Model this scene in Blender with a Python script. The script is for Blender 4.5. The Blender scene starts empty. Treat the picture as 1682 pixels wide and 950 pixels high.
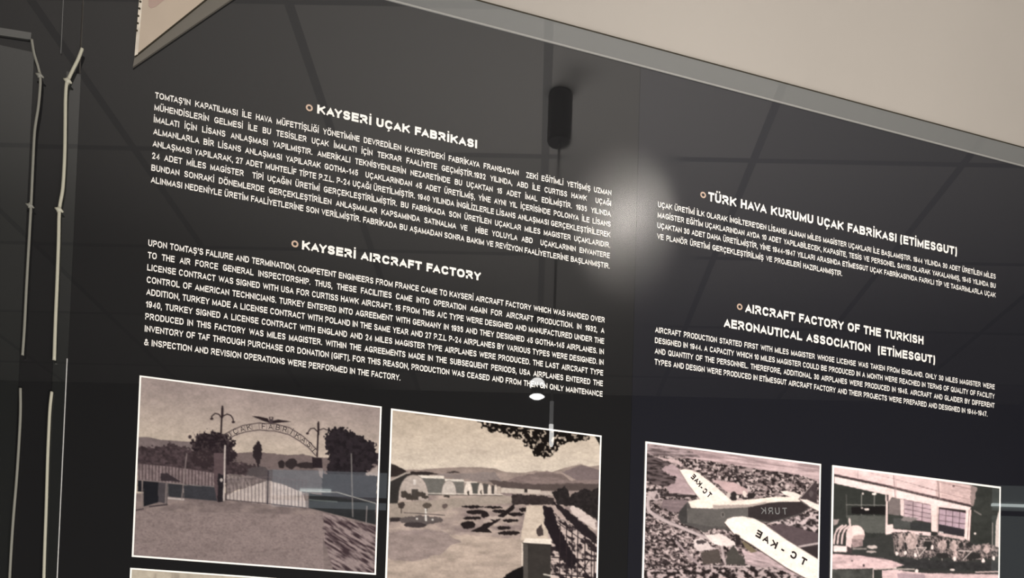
import bpy, bmesh, math
import numpy as np
from mathutils import Vector, Matrix
C = bpy.context.scene.collection
S = bpy.context.scene

# ------------------------------------------------------------------ camera
FPX, CX, CY = 1600.0, 841.0, 1122.18          # focal length and principal point in pixels of the 1682x950 frame
ROLL, PITCH, YAW = 0.02978725, 0.03364197, 0.3198778
EYE = Vector((0.0, -1.4, 1.6)); HC = 1.62      # eye point; the ceiling is HC above it
CEIL = EYE.z + HC
cr, sr, cp, sp, cy_, sy_ = math.cos(ROLL), math.sin(ROLL), math.cos(PITCH), math.sin(PITCH), math.cos(YAW), math.sin(YAW)
def lev2w(a, b, c): return Vector((a*cy_ + b*sy_, -a*sy_ + b*cy_, c))
R_ = lev2w(cr, -sr*sp, sr*cp); D_ = lev2w(sr, cr*sp, -cr*cp); F_ = lev2w(0, cp, sp)
cam = bpy.data.cameras.new('camera'); camo = bpy.data.objects.new('camera', cam); C.objects.link(camo)
m = Matrix.Identity(4)
for i in range(3):
    m[i][0] = R_[i]; m[i][1] = -D_[i]; m[i][2] = -F_[i]; m[i][3] = EYE[i]
camo.matrix_world = m
cam.sensor_width = 36; cam.lens = 36*FPX/1682; cam.shift_y = (CY-475)/1682; cam.clip_start = 0.02
S.camera = camo
S.view_settings.view_transform = 'Standard'; S.view_settings.look = 'None'
S.view_settings.exposure = 0.0; S.view_settings.gamma = 1.0; S.view_settings.use_curve_mapping = False

# ------------------------------------------------------------------ light
w = bpy.data.worlds.new('world'); S.world = w; w.use_nodes = True
w.node_tree.nodes['Background'].inputs[0].default_value = (0.9, 0.95, 1.0, 1); w.node_tree.nodes['Background'].inputs[1].default_value = 0.05
def area(name, loc, target, size, sizey, power, col=(1, .965, .935)):
    l = bpy.data.lights.new(name, 'AREA'); l.shape = 'RECTANGLE'; l.size = size; l.size_y = sizey; l.energy = power; l.color = col
    o = bpy.data.objects.new(name, l); C.objects.link(o); o.location = loc
    o.rotation_euler = (Vector(target)-Vector(loc)).to_track_quat('-Z', 'Y').to_euler()
    return o
u = area('near_ceiling_fill', (0.85, -0.95, 1.72), (0.85, -0.90, 3.2), 0.45, 0.35, 9.6); u.data.spread = math.radians(115)  # added fill without a fixture, brightens the ceiling near the boards
v = area('far_ceiling_fill', (0.9, -2.45, 1.0), (0.9, -2.45, 3.2), 0.9, 0.5, 17)  # second added fill, no fixture, lifts the far ceiling
g = area('wall_fill', (0.55, -2.75, 0.8), (0.7, 0, 2.0), 1.6, 0.8, 53); g.data.spread = math.radians(110)  # added soft fill from low in the room, lights boards and prints

# ------------------------------------------------------------------ pixel <-> place helpers
def ray(px, py):
    return R_*((px-CX)/FPX) + D_*((py-CY)/FPX) + F_
def wall(px, py, y=0.0):                        # the point of the display wall (plane at y) seen at a pixel
    d = ray(px, py); t = (y-EYE.y)/d.y
    return EYE + d*t
def project(X, Z, Y=0.0):                       # arrays on the wall -> pixels
    dx, dy, dz = X-EYE.x, Y-EYE.y, Z-EYE.z
    a = dx*R_.x+dy*R_.y+dz*R_.z; b = dx*D_.x+dy*D_.y+dz*D_.z; c = dx*F_.x+dy*F_.y+dz*F_.z
    return CX+FPX*a/c, CY+FPX*b/c
def mirr(px, py, fwd):                          # place in the room whose mirror image in the glossy board stands at a pixel
    d = ray(px, py); f = -(-d.x*sy_) if False else (d.x*sy_ + d.y*cy_)
    p = EYE + d*(fwd/f)
    return Vector((p.x, -p.y, p.z))
def mirr_ceiling(px, py):
    d = ray(px, py); p = EYE + d*(HC/d.z)
    return Vector((p.x, -p.y, p.z))

# ------------------------------------------------------------------ materials
def lin(c): return tuple(((v/255)/12.92 if v/255 <= .04045 else ((v/255+.055)/1.055)**2.4) for v in c)
HZ = wall(1028, 365)
def mat(name, col, rough=.6, spec=.5, coat=False, ior=None, emit=None, metal=0, vcol=False, noise=None):
    M = bpy.data.materials.new(name); M.use_nodes = True; nt = M.node_tree; b = nt.nodes['Principled BSDF']
    b.inputs['Base Color'].default_value = (*col, 1); b.inputs['Roughness'].default_value = rough
    b.inputs['Specular IOR Level'].default_value = spec; b.inputs['Metallic'].default_value = metal
    if vcol:
        a = nt.nodes.new('ShaderNodeVertexColor'); a.layer_name = 'print'; nt.links.new(a.outputs[0], b.inputs['Base Color'])
    if noise:
        sc, amt = noise
        tc = nt.nodes.new('ShaderNodeTexCoord'); n = nt.nodes.new('ShaderNodeTexNoise'); n.inputs['Scale'].default_value = sc; n.inputs['Detail'].default_value = 3
        nt.links.new(tc.outputs['Object'], n.inputs['Vector'])
        mr = nt.nodes.new('ShaderNodeMapRange'); mr.inputs['From Min'].default_value = .3; mr.inputs['From Max'].default_value = .7
        mr.inputs['To Min'].default_value = 1-amt; mr.inputs['To Max'].default_value = 1+amt; nt.links.new(n.outputs[0], mr.inputs[0])
        vm = nt.nodes.new('ShaderNodeVectorMath'); vm.operation = 'SCALE'; vm.inputs[0].default_value = col
        nt.links.new(mr.outputs[0], vm.inputs['Scale']); nt.links.new(vm.outputs[0], b.inputs['Base Color'])
    if coat:                                    # glossy laminate, with a rough patch added beside the joint to spread the downlight's reflection
        b.inputs['Coat Weight'].default_value = 1; b.inputs['Coat IOR'].default_value = ior or COAT_IOR
        g = nt.nodes.new('ShaderNodeNewGeometry'); s = nt.nodes.new('ShaderNodeVectorMath'); s.operation = 'SUBTRACT'
        s.inputs[1].default_value = HZ; nt.links.new(g.outputs['Position'], s.inputs[0])
        q = nt.nodes.new('ShaderNodeVectorMath'); q.operation = 'MULTIPLY'; q.inputs[1].default_value = (1, 0, .72); nt.links.new(s.outputs[0], q.inputs[0])
        ln = nt.nodes.new('ShaderNodeVectorMath'); ln.operation = 'LENGTH'; nt.links.new(q.outputs[0], ln.inputs[0])
        r = nt.nodes.new('ShaderNodeMapRange'); r.interpolation_type = 'SMOOTHSTEP'
        r.inputs['From Min'].default_value = .06; r.inputs['From Max'].default_value = .15
        r.inputs['To Min'].default_value = .20; r.inputs['To Max'].default_value = .012
        nt.links.new(ln.outputs['Value'], r.inputs[0]); nt.links.new(r.outputs[0], b.inputs['Coat Roughness'])
    if emit:
        b.inputs['Emission Color'].default_value = (*emit[0], 1); b.inputs['Emission Strength'].default_value = emit[1]
    return M
COAT_IOR = 1.5
M_board = mat('black_laminate', (.0095, .0093, .0095), .6, 0, True)
M_board_right = mat('black_laminate_blueish', (.0105, .0105, .0135), .6, 0, True)
M_text = mat('white_ink', (.72, .69, .64), .6, 0, True)
M_ring = mat('peach_ink', (.44, .32, .24), .6, 0, True)
M_print = mat('photo_ink', (.5, .5, .5), .6, 0, True, vcol=True)
M_border = mat('photo_paper', (.78, .75, .70), .6, 0, True)
M_letters_dark = mat('photo_dark_ink', (.03, .025, .025), .6, 0, True)
M_letters_grey = mat('photo_grey_ink', (.16, .155, .15), .6, 0, True)
M_wall = mat('beige_plaster', (.295, .268, .236), .45, .2, noise=(1.7, .05))
M_trim = mat('grey_trim', (.105, .105, .10), .5, 0, True)
M_trim_dark = mat('dark_glass_strip', (.012, .0125, .012), .5, 0, True, 1.9)
M_steel = mat('bright_edge', (.5, .49, .47), .3, .5, metal=.3)
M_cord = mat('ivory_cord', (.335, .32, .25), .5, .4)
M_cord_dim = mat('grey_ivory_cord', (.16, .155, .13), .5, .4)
M_point = mat('cream_board', (.335, .275, .215), .5, .3, noise=(6, .08))
M_point_edge = mat('cream_edge', (.46, .41, .34), .5, .3, noise=(60, .2))
M_patch = mat('dusty_pink_patch', (.29, .21, .175), .6, .2)
M_point_band = mat('taupe_border', (.105, .095, .08), .5, .2)
M_seamline = mat('dark_line', (.025, .02, .012), .6, .2)
M_black = mat('black_metal', (.012, .012, .012), .5, .3)
M_rod = mat('grey_rod', (.3, .3, .3), .4, .5)
M_floor = mat('grey_carpet', (.16, .15, .14), .9, .1, noise=(40, .3))
M_dark = mat('charcoal_wall', (.05, .05, .053), .7, .2, noise=(2, .2))
M_cab = mat('glowing_cabinet_front', (.4, .42, .42), .5, .3, emit=((.86, 1, .95), .5))  # emission stands in for light on the grey cabinet front
def emit_mat(n, c, s): return mat(n, (.8, .8, .8), .5, .2, emit=(c, s))
M_lamp = emit_mat('lamp_diffuser', (1, .92, .84), 165)
M_lens = emit_mat('spot_lens', (1, .98, .95), 30)
M_cap = emit_mat('spot_cap_glow', (1, .98, .95), 17)
M_tube = emit_mat('pendant_tip_glow', (1, .98, .95), 13)
M_strip = emit_mat('cabinet_strip_light', (.9, 1, .97), 7)
M_blue_glow = emit_mat('blue_cabinet_glow', (.75, .88, 1), 1.1)  # glow put in to give the bluish mirrored patch its brightness
# suspended ceiling: 60 cm pale tiles in dark bars
GA = -0.01724656; TS = 0.37017348*HC; OX, OY = -0.3682197*HC, 1.33738821*HC
M_ceil = bpy.data.materials.new('ceiling_tiles'); M_ceil.use_nodes = True
def build_ceiling_material():
    nt = M_ceil.node_tree; b = nt.nodes['Principled BSDF']; b.inputs['Roughness'].default_value = .8; b.inputs['Specular IOR Level'].default_value = .1
    g = nt.nodes.new('ShaderNodeNewGeometry')
    e1 = lev2w(math.cos(GA), math.sin(GA), 0); e2 = lev2w(-math.sin(GA), math.cos(GA), 0)
    def coord(e, off):                          # distance along a grid direction of the mirrored ceiling, in tiles
        ev = Vector((e.x, -e.y, 0)); o0 = -(EYE.x*e.x + EYE.y*e.y) - off
        d = nt.nodes.new('ShaderNodeVectorMath'); d.operation = 'DOT_PRODUCT'; d.inputs[1].default_value = ev; nt.links.new(g.outputs['Position'], d.inputs[0])
        a = nt.nodes.new('ShaderNodeMath'); a.operation = 'ADD'; a.inputs[1].default_value = o0; nt.links.new(d.outputs['Value'], a.inputs[0])
        q = nt.nodes.new('ShaderNodeMath'); q.operation = 'DIVIDE'; q.inputs[1].default_value = TS; nt.links.new(a.outputs[0], q.inputs[0])
        h = nt.nodes.new('ShaderNodeMath'); h.operation = 'ADD'; h.inputs[1].default_value = .5; nt.links.new(q.outputs[0], h.inputs[0])
        return h
    cs = [coord(e1, OX), coord(e2, OY)]; bars = []; cells = []
    for h in cs:
        fr = nt.nodes.new('ShaderNodeMath'); fr.operation = 'FRACT'; nt.links.new(h.outputs[0], fr.inputs[0])
        s = nt.nodes.new('ShaderNodeMath'); s.operation = 'SUBTRACT'; s.inputs[1].default_value = .5; nt.links.new(fr.outputs[0], s.inputs[0])
        ab = nt.nodes.new('ShaderNodeMath'); ab.operation = 'ABSOLUTE'; nt.links.new(s.outputs[0], ab.inputs[0])
        lt = nt.nodes.new('ShaderNodeMath'); lt.operation = 'LESS_THAN'; lt.inputs[1].default_value = .019; nt.links.new(ab.outputs[0], lt.inputs[0])
        bars.append(lt)
        ad = nt.nodes.new('ShaderNodeMath'); ad.operation = 'SUBTRACT'; ad.inputs[1].default_value = .5; nt.links.new(h.outputs[0], ad.inputs[0])
        fl = nt.nodes.new('ShaderNodeMath'); fl.operation = 'FLOOR'; nt.links.new(ad.outputs[0], fl.inputs[0]); cells.append(fl)
    mx = nt.nodes.new('ShaderNodeMath'); mx.operation = 'MAXIMUM'; nt.links.new(bars[0].outputs[0], mx.inputs[0]); nt.links.new(bars[1].outputs[0], mx.inputs[1])
    cb = nt.nodes.new('ShaderNodeCombineXYZ'); nt.links.new(cells[0].outputs[0], cb.inputs[0]); nt.links.new(cells[1].outputs[0], cb.inputs[1])
    wn = nt.nodes.new('ShaderNodeTexWhiteNoise'); wn.noise_dimensions = '2D'; nt.links.new(cb.outputs[0], wn.inputs['Vector'])
    ra = nt.nodes.new('ShaderNodeMix'); ra.data_type = 'RGBA'; ra.inputs['A'].default_value = (.68, .66, .63, 1); ra.inputs['B'].default_value = (.84, .81, .77, 1)
    nt.links.new(wn.outputs['Value'], ra.inputs['Factor'])
    rb = nt.nodes.new('ShaderNodeMix'); rb.data_type = 'RGBA'; rb.inputs['B'].default_value = (.52, .51, .50, 1)
    nt.links.new(mx.outputs[0], rb.inputs['Factor']); nt.links.new(ra.outputs['Result'], rb.inputs['A'])
    nt.links.new(rb.outputs['Result'], b.inputs['Base Color'])
build_ceiling_material()

# ------------------------------------------------------------------ mesh helpers
def link(name, me, material, parent=None, smooth=False):
    me.materials.append(material)
    if smooth:
        for p in me.polygons: p.use_smooth = True
    o = bpy.data.objects.new(name, me); C.objects.link(o)
    if parent: o.parent = parent; o.matrix_parent_inverse = Matrix.Translation(-parent.location)
    return o
def fin(name, bm, material, parent=None, smooth=False):
    bmesh.ops.recalc_face_normals(bm, faces=bm.faces[:])
    me = bpy.data.meshes.new(name); bm.to_mesh(me); bm.free()
    return link(name, me, material, parent, smooth)
def thing(name, label, cat, loc, group=None):
    o = bpy.data.objects.new(name, None); C.objects.link(o); o.location = loc; o.empty_display_size = .05
    o['label'] = label; o['category'] = cat
    if group: o['group'] = group
    return o
def tag(o, label, cat, group=None):
    o['label'] = label; o['category'] = cat
    if group: o['group'] = group
    return o
def struct(o): o['kind'] = 'structure'; return o
def box(bm, a, b, bevel=0):
    r = bmesh.ops.create_cube(bm, size=1); vs = r['verts']
    for v in vs:
        for i in range(3): v.co[i] = (a[i]+b[i])/2 + v.co[i]*(b[i]-a[i])
    if bevel:
        es = [e for e in bm.edges if e.verts[0] in vs and e.verts[1] in vs]
        bmesh.ops.bevel(bm, geom=es, offset=bevel, segments=2, affect='EDGES')
def prism(bm, pts, y0, y1):                     # outline (x,z) pushed from y0 to y1
    a = [bm.verts.new((x, y0, z)) for x, z in pts]; b = [bm.verts.new((x, y1, z)) for x, z in pts]
    bm.faces.new(a); bm.faces.new(b[::-1]); n = len(pts)
    for i in range(n): bm.faces.new((a[i], b[i], b[(i+1) % n], a[(i+1) % n]))
def lathe(bm, prof, c, n=40):                   # profile of (r,z) about a vertical axis at c
    rings = []
    for r, z in prof:
        if r < 1e-6: rings.append([bm.verts.new((c[0], c[1], z))])
        else: rings.append([bm.verts.new((c[0]+r*math.cos(2*math.pi*i/n), c[1]+r*math.sin(2*math.pi*i/n), z)) for i in range(n)])
    for a, b in zip(rings, rings[1:]):
        for i in range(n):
            j = (i+1) % n
            if len(a) == 1: bm.faces.new((a[0], b[i], b[j]))
            elif len(b) == 1: bm.faces.new((a[i], b[0], a[j]))
            else: bm.faces.new((a[i], b[i], b[j], a[j]))
def tube(bm, pts, rad, n=10):
    rings = []
    for k, p in enumerate(pts):
        p = Vector(p); t = (Vector(pts[min(k+1, len(pts)-1)])-Vector(pts[max(k-1, 0)])).normalized()
        x = t.cross(Vector((0, 1, 0))).normalized(); y = x.cross(t).normalized()
        rr = rad[k] if isinstance(rad, (list, tuple)) else rad
        rings.append([bm.verts.new(p + x*rr*math.cos(2*math.pi*i/n) + y*rr*math.sin(2*math.pi*i/n)) for i in range(n)])
    for a, b in zip(rings, rings[1:]):
        for i in range(n): bm.faces.new((a[i], a[(i+1) % n], b[(i+1) % n], b[i]))
    bm.faces.new(rings[0][::-1]); bm.faces.new(rings[-1])
def smoothline(pts, n=8):                       # Catmull-Rom through the given points
    P = [Vector(p) for p in pts]; P = [P[0]*2-P[1]] + P + [P[-1]*2-P[-2]]; out = []
    for i in range(1, len(P)-2):
        for k in range(n):
            t = k/n; a, b, c, d = P[i-1:i+3]
            out.append(.5*((2*b)+(c-a)*t+(2*a-5*b+4*c-d)*t*t+(3*b-a-3*c+d)*t**3))
    out.append(P[-2]); return out

# ------------------------------------------------------------------ room shell
e1 = lev2w(math.cos(GA), math.sin(GA), 0); e2 = lev2w(-math.sin(GA), math.cos(GA), 0)
BACK = 2.985*HC
def back_at(x):                                 # y of the slanted back wall at x
    my = (BACK + e2.x*EYE.x + e2.y*EYE.y - e2.x*x)/e2.y
    return -my
XL, XR, WY = -5.0, 6.5, 0.014
yl, yr = back_at(XL), back_at(XR)
bm = bmesh.new(); box(bm, (XL, WY, 0), (XR, WY+.12, CEIL)); struct(fin('wall_front', bm, M_wall))
def quad_slab(name, pts, thick, material):
    bm = bmesh.new(); a = [bm.verts.new(p) for p in pts]; b = [bm.verts.new(Vector(p)+Vector(thick)) for p in pts]
    bm.faces.new(a); bm.faces.new(b[::-1])
    for i in range(4): bm.faces.new((a[i], b[i], b[(i+1) % 4], a[(i+1) % 4]))
    return struct(fin(name, bm, material))
quad_slab('floor', [(XL, WY, 0), (XR, WY, 0), (XR, yr, 0), (XL, yl, 0)], (0, 0, -.1), M_floor)
quad_slab('ceiling', [(XL, WY, CEIL), (XR, WY, CEIL), (XR, yr, CEIL), (XL, yl, CEIL)], (0, 0, .1), M_ceil)
quad_slab('wall_back', [(XL, yl, 0), (XR, yr, 0), (XR, yr, CEIL), (XL, yl, CEIL)], (.05, -.1, 0), M_dark)
quad_slab('wall_left', [(XL, WY, 0), (XL, yl, 0), (XL, yl, CEIL), (XL, WY, CEIL)], (-.1, 0, 0), M_dark)
quad_slab('wall_right', [(XR, WY, 0), (XR, yr, 0), (XR, yr, CEIL), (XR, WY, CEIL)], (.1, 0, 0), M_dark)

# ------------------------------------------------------------------ the display boards
ZT = np.mean([wall(660, 6).z, wall(1015, 101).z, wall(1400, 197).z, wall(1640, 264).z])     # top edge of the black boards
ZB = np.mean([wall(858, 18).z, wall(1400, 160).z, wall(1640, 234).z])                       # top of the grey strip
Z0 = 0.75
X_SEAM = np.mean([wall(1045, 300).x, wall(1045, 460).x]); X_LEFT = np.mean([wall(108, 550).x, wall(96, 945).x])
X_END = wall(14, 600).x
print('ZT', ZT, 'ZB', ZB, 'seam', X_SEAM, 'left', X_LEFT, X_END, 'top-right wall', wall(1682, 0).z, wall(640, 0).x)
def board(name, x0, x1, material, label):
    t = thing(name, label, 'display board', ((x0+x1)/2, 0.012, Z0), 'glossy black display boards')
    bm = bmesh.new(); box(bm, (x0, 0, Z0), (x1, WY-.0016, ZT)); fin('panel', bm, material, t)
    return t
B_left = board('display_board', X_LEFT+.001, X_SEAM-.00012, M_board, 'wide black glossy board with two aircraft factory texts, left of the vertical joint')
B_right = board('display_board', X_SEAM+.00012, X_SEAM+2.2, M_board_right, 'black glossy board with smaller texts, right of the vertical joint')
B_end = board('display_board', X_LEFT-1.2, X_LEFT-.001, M_board, 'black glossy board at the far left behind the two pale cords, without text')
bm = bmesh.new(); box(bm, (X_LEFT-1.2, .002, ZT+.0015), (X_SEAM+2.2, WY, ZB)); struct(fin('trim_1', bm, M_trim))
bm = bmesh.new(); box(bm, (X_LEFT-1.2, -.0015, ZT-.0012), (X_SEAM+2.2, WY, ZT+.0015)); struct(fin('trim_2', bm, mat('dull_edge', (.20, .195, .18), .3, .5)))
bm = bmesh.new(); box(bm, (X_LEFT-1.2, .0012, ZB-.0014), (X_SEAM+2.2, WY, ZB+.0002)); struct(fin('trim_8', bm, M_seamline))
# ------------------------------------------------------------------ lettering
INK = -0.0006
# a bold grotesque drawn as strokes: skeletons in a unit box, ink width in cap heights
def arc(cx, cy, rx, ry, a0, a1, n=9):           # degrees, squarish ellipse
    out = []
    for i in range(n):
        a = math.radians(a0+(a1-a0)*i/(n-1)); c, s = math.cos(a), math.sin(a)
        out.append((cx+rx*math.copysign(abs(c)**.86, c), cy+ry*math.copysign(abs(s)**.86, s)))
    return out
def dot(x, y): return ('dot', x, y)
GL = {
'A': (.98, [[(0, 0), (.5, 1.0), (1, 0)], [(.2, .29), (.8, .29)]]),
'B': (.86, [[(0, 0), (0, 1)], [(0, 1), (.5, 1)]+arc(.58, .77, .36, .23, 90, -90, 7)+[(0, .54)], [(0, .54), (.55, .54)]+arc(.62, .27, .38, .27, 90, -90, 7)+[(0, 0)]]),
'C': (.90, [arc(.52, .5, .52, .5, 42, 318, 17)]),
'D': (.89, [[(0, 0), (0, 1)], [(0, 1), (.42, 1)]+arc(.45, .5, .55, .5, 90, -90, 11)+[(0, 0)]]),
'E': (.80, [[(1, 1), (0, 1), (0, 0), (1, 0)], [(0, .53), (.92, .53)]]),
'F': (.74, [[(1, 1), (0, 1), (0, 0)], [(0, .5), (.88, .5)]]),
'G': (.96, [arc(.5, .5, .5, .5, 42, 325, 17)+[(1, .18), (1, .44), (.58, .44)]]),
'H': (.85, [[(0, 0), (0, 1)], [(1, 0), (1, 1)], [(0, .53), (1, .53)]]),
'I': (.20, [[(.5, 0), (.5, 1)]]),
'J': (.66, [[(1, 1), (1, .33)]+arc(.5, .3, .5, .3, 0, -180, 9)]),
'K': (.93, [[(0, 0), (0, 1)], [(.95, 1), (.02, .36)], [(.36, .6), (1, 0)]]),
'L': (.76, [[(0, 1), (0, 0), (1, 0)]]),
'M': (1.0, [[(0, 0), (0, 1), (.5, .08), (1, 1), (1, 0)]]),
'N': (.85, [[(0, 0), (0, 1), (1, 0), (1, 1)]]),
'O': (.98, [arc(.5, .5, .5, .5, 0, 360, 25)]),
'P': (.81, [[(0, 0), (0, 1), (.5, 1)]+arc(.6, .72, .4, .28, 90, -90, 9)+[(0, .44)]]),
'Q': (.98, [arc(.5, .5, .5, .5, 0, 360, 25), [(.62, .28), (1, -.04)]]),
'R': (.90, [[(0, 0), (0, 1), (.5, 1)]+arc(.56, .74, .36, .26, 90, -90, 9)+[(0, .48)], [(.5, .46), (.7, .34), (1, 0)]]),
'S': (.82, [arc(.5, .76, .46, .24, 28, 245, 11)+[(.5, .52)]+arc(.5, .26, .5, .26, 62, -155, 11)]),
'T': (.82, [[(0, 1), (1, 1)], [(.5, 0), (.5, 1)]]),
'U': (.85, [[(0, 1), (0, .38)]+arc(.5, .38, .5, .38, 180, 360, 11)+[(1, 1)]]),
'V': (.92, [[(0, 1), (.5, 0), (1, 1)]]),
'W': (1.36, [[(0, 1), (.25, .02), (.5, .86), (.75, .02), (1, 1)]]),
'X': (.92, [[(0, 1), (1, 0)], [(0, 0), (1, 1)]]),
'Y': (.92, [[(0, 1), (.5, .45), (1, 1)], [(.5, 0), (.5, .45)]]),
'Z': (.82, [[(0, 1), (1, 1), (0, 0), (1, 0)]]),
'0': (.70, [arc(.5, .5, .5, .5, 0, 360, 21)]),
'1': (.46, [[(.0, .72), (.55, .86), (1, 1), (1, 0)]]),
'2': (.70, [arc(.5, .72, .48, .28, 170, -35, 10)+[(0, 0), (1, 0)]]),
'3': (.70, [arc(.48, .77, .44, .23, 160, -90, 10)+[(.4, .54)], [(.4, .54)]+arc(.48, .27, .5, .27, 90, -165, 11)]),
'4': (.74, [[(.76, 0), (.76, 1), (0, .27), (1, .27)]]),
'5': (.70, [[(.92, 1), (.16, 1), (.06, .5)]+arc(.48, .32, .5, .32, 125, -160, 11)]),
'6': (.70, [arc(.5, .5, .5, .5, 50, 180, 8)+arc(.5, .31, .5, .31, 180, -180, 15)]),
'7': (.70, [[(0, 1), (1, 1), (.55, .5), (.36, 0)]]),
'8': (.70, [arc(.5, .77, .44, .23, 0, 360, 17), arc(.5, .27, .5, .27, 0, 360, 17)]),
'9': (.70, [arc(.5, .69, .5, .31, 0, 360, 15), arc(.5, .5, .5, .5, 0, -130, 8)]),
'.': (.21, [dot(.5, 0)]), ',': (.21, [[(.5, 0.0), (.3, -.2)], dot(.5, 0)]), "'": (.17, [[(.5, .72), (.5, 1)]]), '-': (.44, [[(0, .36), (1, .36)]]),
'/': (.40, [[(0, 0), (1, 1)]]), '(': (.32, [arc(1.0, .4, 1.0, .68, 118, 242, 9)]), ')': (.32, [arc(0.0, .4, 1.0, .68, 62, -62, 9)]),
'&': (.96, [[(1, 0), (.25, .74)]+arc(.42, .83, .2, .17, 190, -40, 9)+[(.2, .48)]+arc(.36, .25, .36, .25, 150, 300, 8)+[(.75, .2), (.92, .45)]]),
}
SB = {'A': .01, 'V': .01, 'Y': .01, 'T': .03, 'W': .01, 'X': .01, 'K': .07, 'L': .07, 'J': .04, '.': .06, ',': .06, '1': .07, 'Z': .03}
def glyph(ch, wt):
    """vertices, faces, ink width of one letter with stroke width wt (cap height 1)"""
    base = {'Ü': 'U', 'Ö': 'O', 'İ': 'I', 'Ş': 'S', 'Ç': 'C', 'Ğ': 'G'}.get(ch, ch)
    W, strokes = GL[base]; h = wt/2; W = max(W + (wt-.2)*.9, wt)
    v, f, layer = [], [], [0]
    def stroke(pts, clamp=True, hh=h):
        P = [np.array(p, float) for p in pts]; Q = [P[0]]
        for p in P[1:]:
            if np.hypot(*(p-Q[-1])) > 1e-3: Q.append(p)
        closed = len(Q) > 3 and np.hypot(*(Q[0]-Q[-1])) < 1e-2
        if closed: Q = Q[:-1]
        n = len(Q)
        if not closed:
            d0 = Q[0]-Q[1]; d1 = Q[-1]-Q[-2]; Q[0] = Q[0]+d0/np.hypot(*d0)*hh; Q[-1] = Q[-1]+d1/np.hypot(*d1)*hh
        L, R = [], []
        for i in range(n):
            a = Q[i-1] if (closed or i > 0) else None; b = Q[(i+1) % n] if (closed or i < n-1) else None
            t0 = (Q[i]-a) if a is not None else (b-Q[i]); t1 = (b-Q[i]) if b is not None else t0
            t0 = t0/np.hypot(*t0); t1 = t1/np.hypot(*t1); n0 = np.array([-t0[1], t0[0]]); n1 = np.array([-t1[1], t1[0]])
            m_ = n0+n1; lm = np.hypot(*m_)
            m_ = m_/lm if lm > 1e-6 else n0
            k = hh/max(.32, float(m_@n0)); L.append(Q[i]+m_*k); R.append(Q[i]-m_*k)
        k0 = len(v); layer[0] += 1       # each stroke lies a hair above the one before
        for a, b in zip(L, R):
            for p in (a, b): v.append((min(max(p[0], 0), W), min(max(p[1], 0), 1), layer[0]) if clamp else (p[0], p[1], layer[0]))
        for i in range(n if closed else n-1):
            j = (i+1) % n; f.append((k0+2*i, k0+2*i+1, k0+2*j+1, k0+2*j))
    def square(x, y, s=h):
        layer[0] += 1; k0 = len(v); v.extend([(x-s, y-s, layer[0]), (x+s, y-s, layer[0]), (x+s, y+s, layer[0]), (x-s, y+s, layer[0])]); f.append((k0, k0+1, k0+2, k0+3))
    for s in strokes:
        if s[0] == 'dot': square(W/2, h); continue
        low = base in ',()Q'
        stroke([(h+u*(W-2*h), h+t*(1-2*h)) for u, t in s], not low)
    dh = min(h, .1)
    if ch in 'ÜÖ': square(W*.3, 1.2, dh); square(W*.7, 1.2, dh)
    if ch == 'İ': square(W/2, 1.2, dh)
    if ch in 'ŞÇ': stroke([(W*.5, -.05), (W*.58, -.17), (W*.42, -.25)], False, .055)
    if ch == 'Ğ': stroke([(W*.28, 1.28), (W*.4, 1.16), (W*.6, 1.16), (W*.72, 1.28)], False, .06)
    return v, f, W
GC = {}
CAPH = 1.0
class WordCache(dict):
    def __missing__(self, key):
        wd, wt = key; v, f, x = [], [], 0.0; prev = None
        for ch in wd:
            if (ch, wt) not in GC: GC[(ch, wt)] = glyph(ch, wt)
            gv, gf, W = GC[(ch, wt)]
            if prev is not None:
                x += SB.get(prev, .085)+SB.get(ch, .085)
                if (prev+ch) in ('AV', 'VA', 'AY', 'YA', 'TA', 'AT', 'LT', 'LY', 'FA', 'PA'): x -= .08
            k = len(v); v += [(a+x, b, c) for a, b, c in gv]; f += [tuple(i+k for i in q) for q in gf]; x += W; prev = ch
        self[key] = (np.array(v).reshape(-1, 3), f); return self[key]
CACHE = WordCache()
def want(words, off): pass
class Ink:
    def __init__(self): self.v = []; self.f = []
    def add(self, co2, fs, fn):
        k = len(self.v); self.v += [(lambda p, c: (p[0], p[1]-c*2.5e-5, p[2]))(fn(x, y), c) for x, y, c in co2]; self.f += [tuple(i+k for i in f) for f in fs]
    def build(self, name, material, parent):
        me = bpy.data.meshes.new(name); me.from_pydata(self.v, [], self.f); me.update()
        return link(name, me, material, parent)
def paragraph(name, lines, spots, cap, off, parent, material=M_text, justify=True, gmin=.62):
    """lines of words; spots: (left pixel, right pixel) of the middle of the capitals of each line; cap height in metres"""
    k = cap/CAPH
    words = [l.split(' ') for l in lines]; want([x for l in words for x in l], off)
    ext = [[(CACHE[(x, off)][0][:, 0].min(), CACHE[(x, off)][0][:, 0].max()) if x else (0, 0) for x in l] for l in words]
    geo = []
    for (pl, pr) in spots:
        a, b = wall(*pl), wall(*pr); geo.append((a.x, b.x, (a.z+b.z)/2))
    sx = min((g[1]-g[0]) / (k*(sum(e[1]-e[0] for e in ex) + gmin*(len(ex)-1))) for g, ex in zip(geo, ext))
    ink = Ink()
    for (xa, xb, zm), l, ex in zip(geo, words, ext):
        tot = sum(e[1]-e[0] for e in ex)*k*sx
        gap = (xb-xa-tot)/max(1, len(l)-1); x = xa
        for wd, e in zip(l, ex):
            if wd:
                co, fs = CACHE[(wd, off)]
                ink.add(co, fs, lambda u, v: (x+(u-e[0])*k*sx, INK, zm+(v-CAPH/2)*k))
            x += (e[1]-e[0])*k*sx+gap
    print(name, 'sx', round(sx, 3))
    return ink.build(name, material, parent)
def capm(px, py, npx):                          # npx pixels of height at a spot of the wall, in metres
    return abs(wall(px, py-npx/2).z-wall(px, py+npx/2).z)
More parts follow.
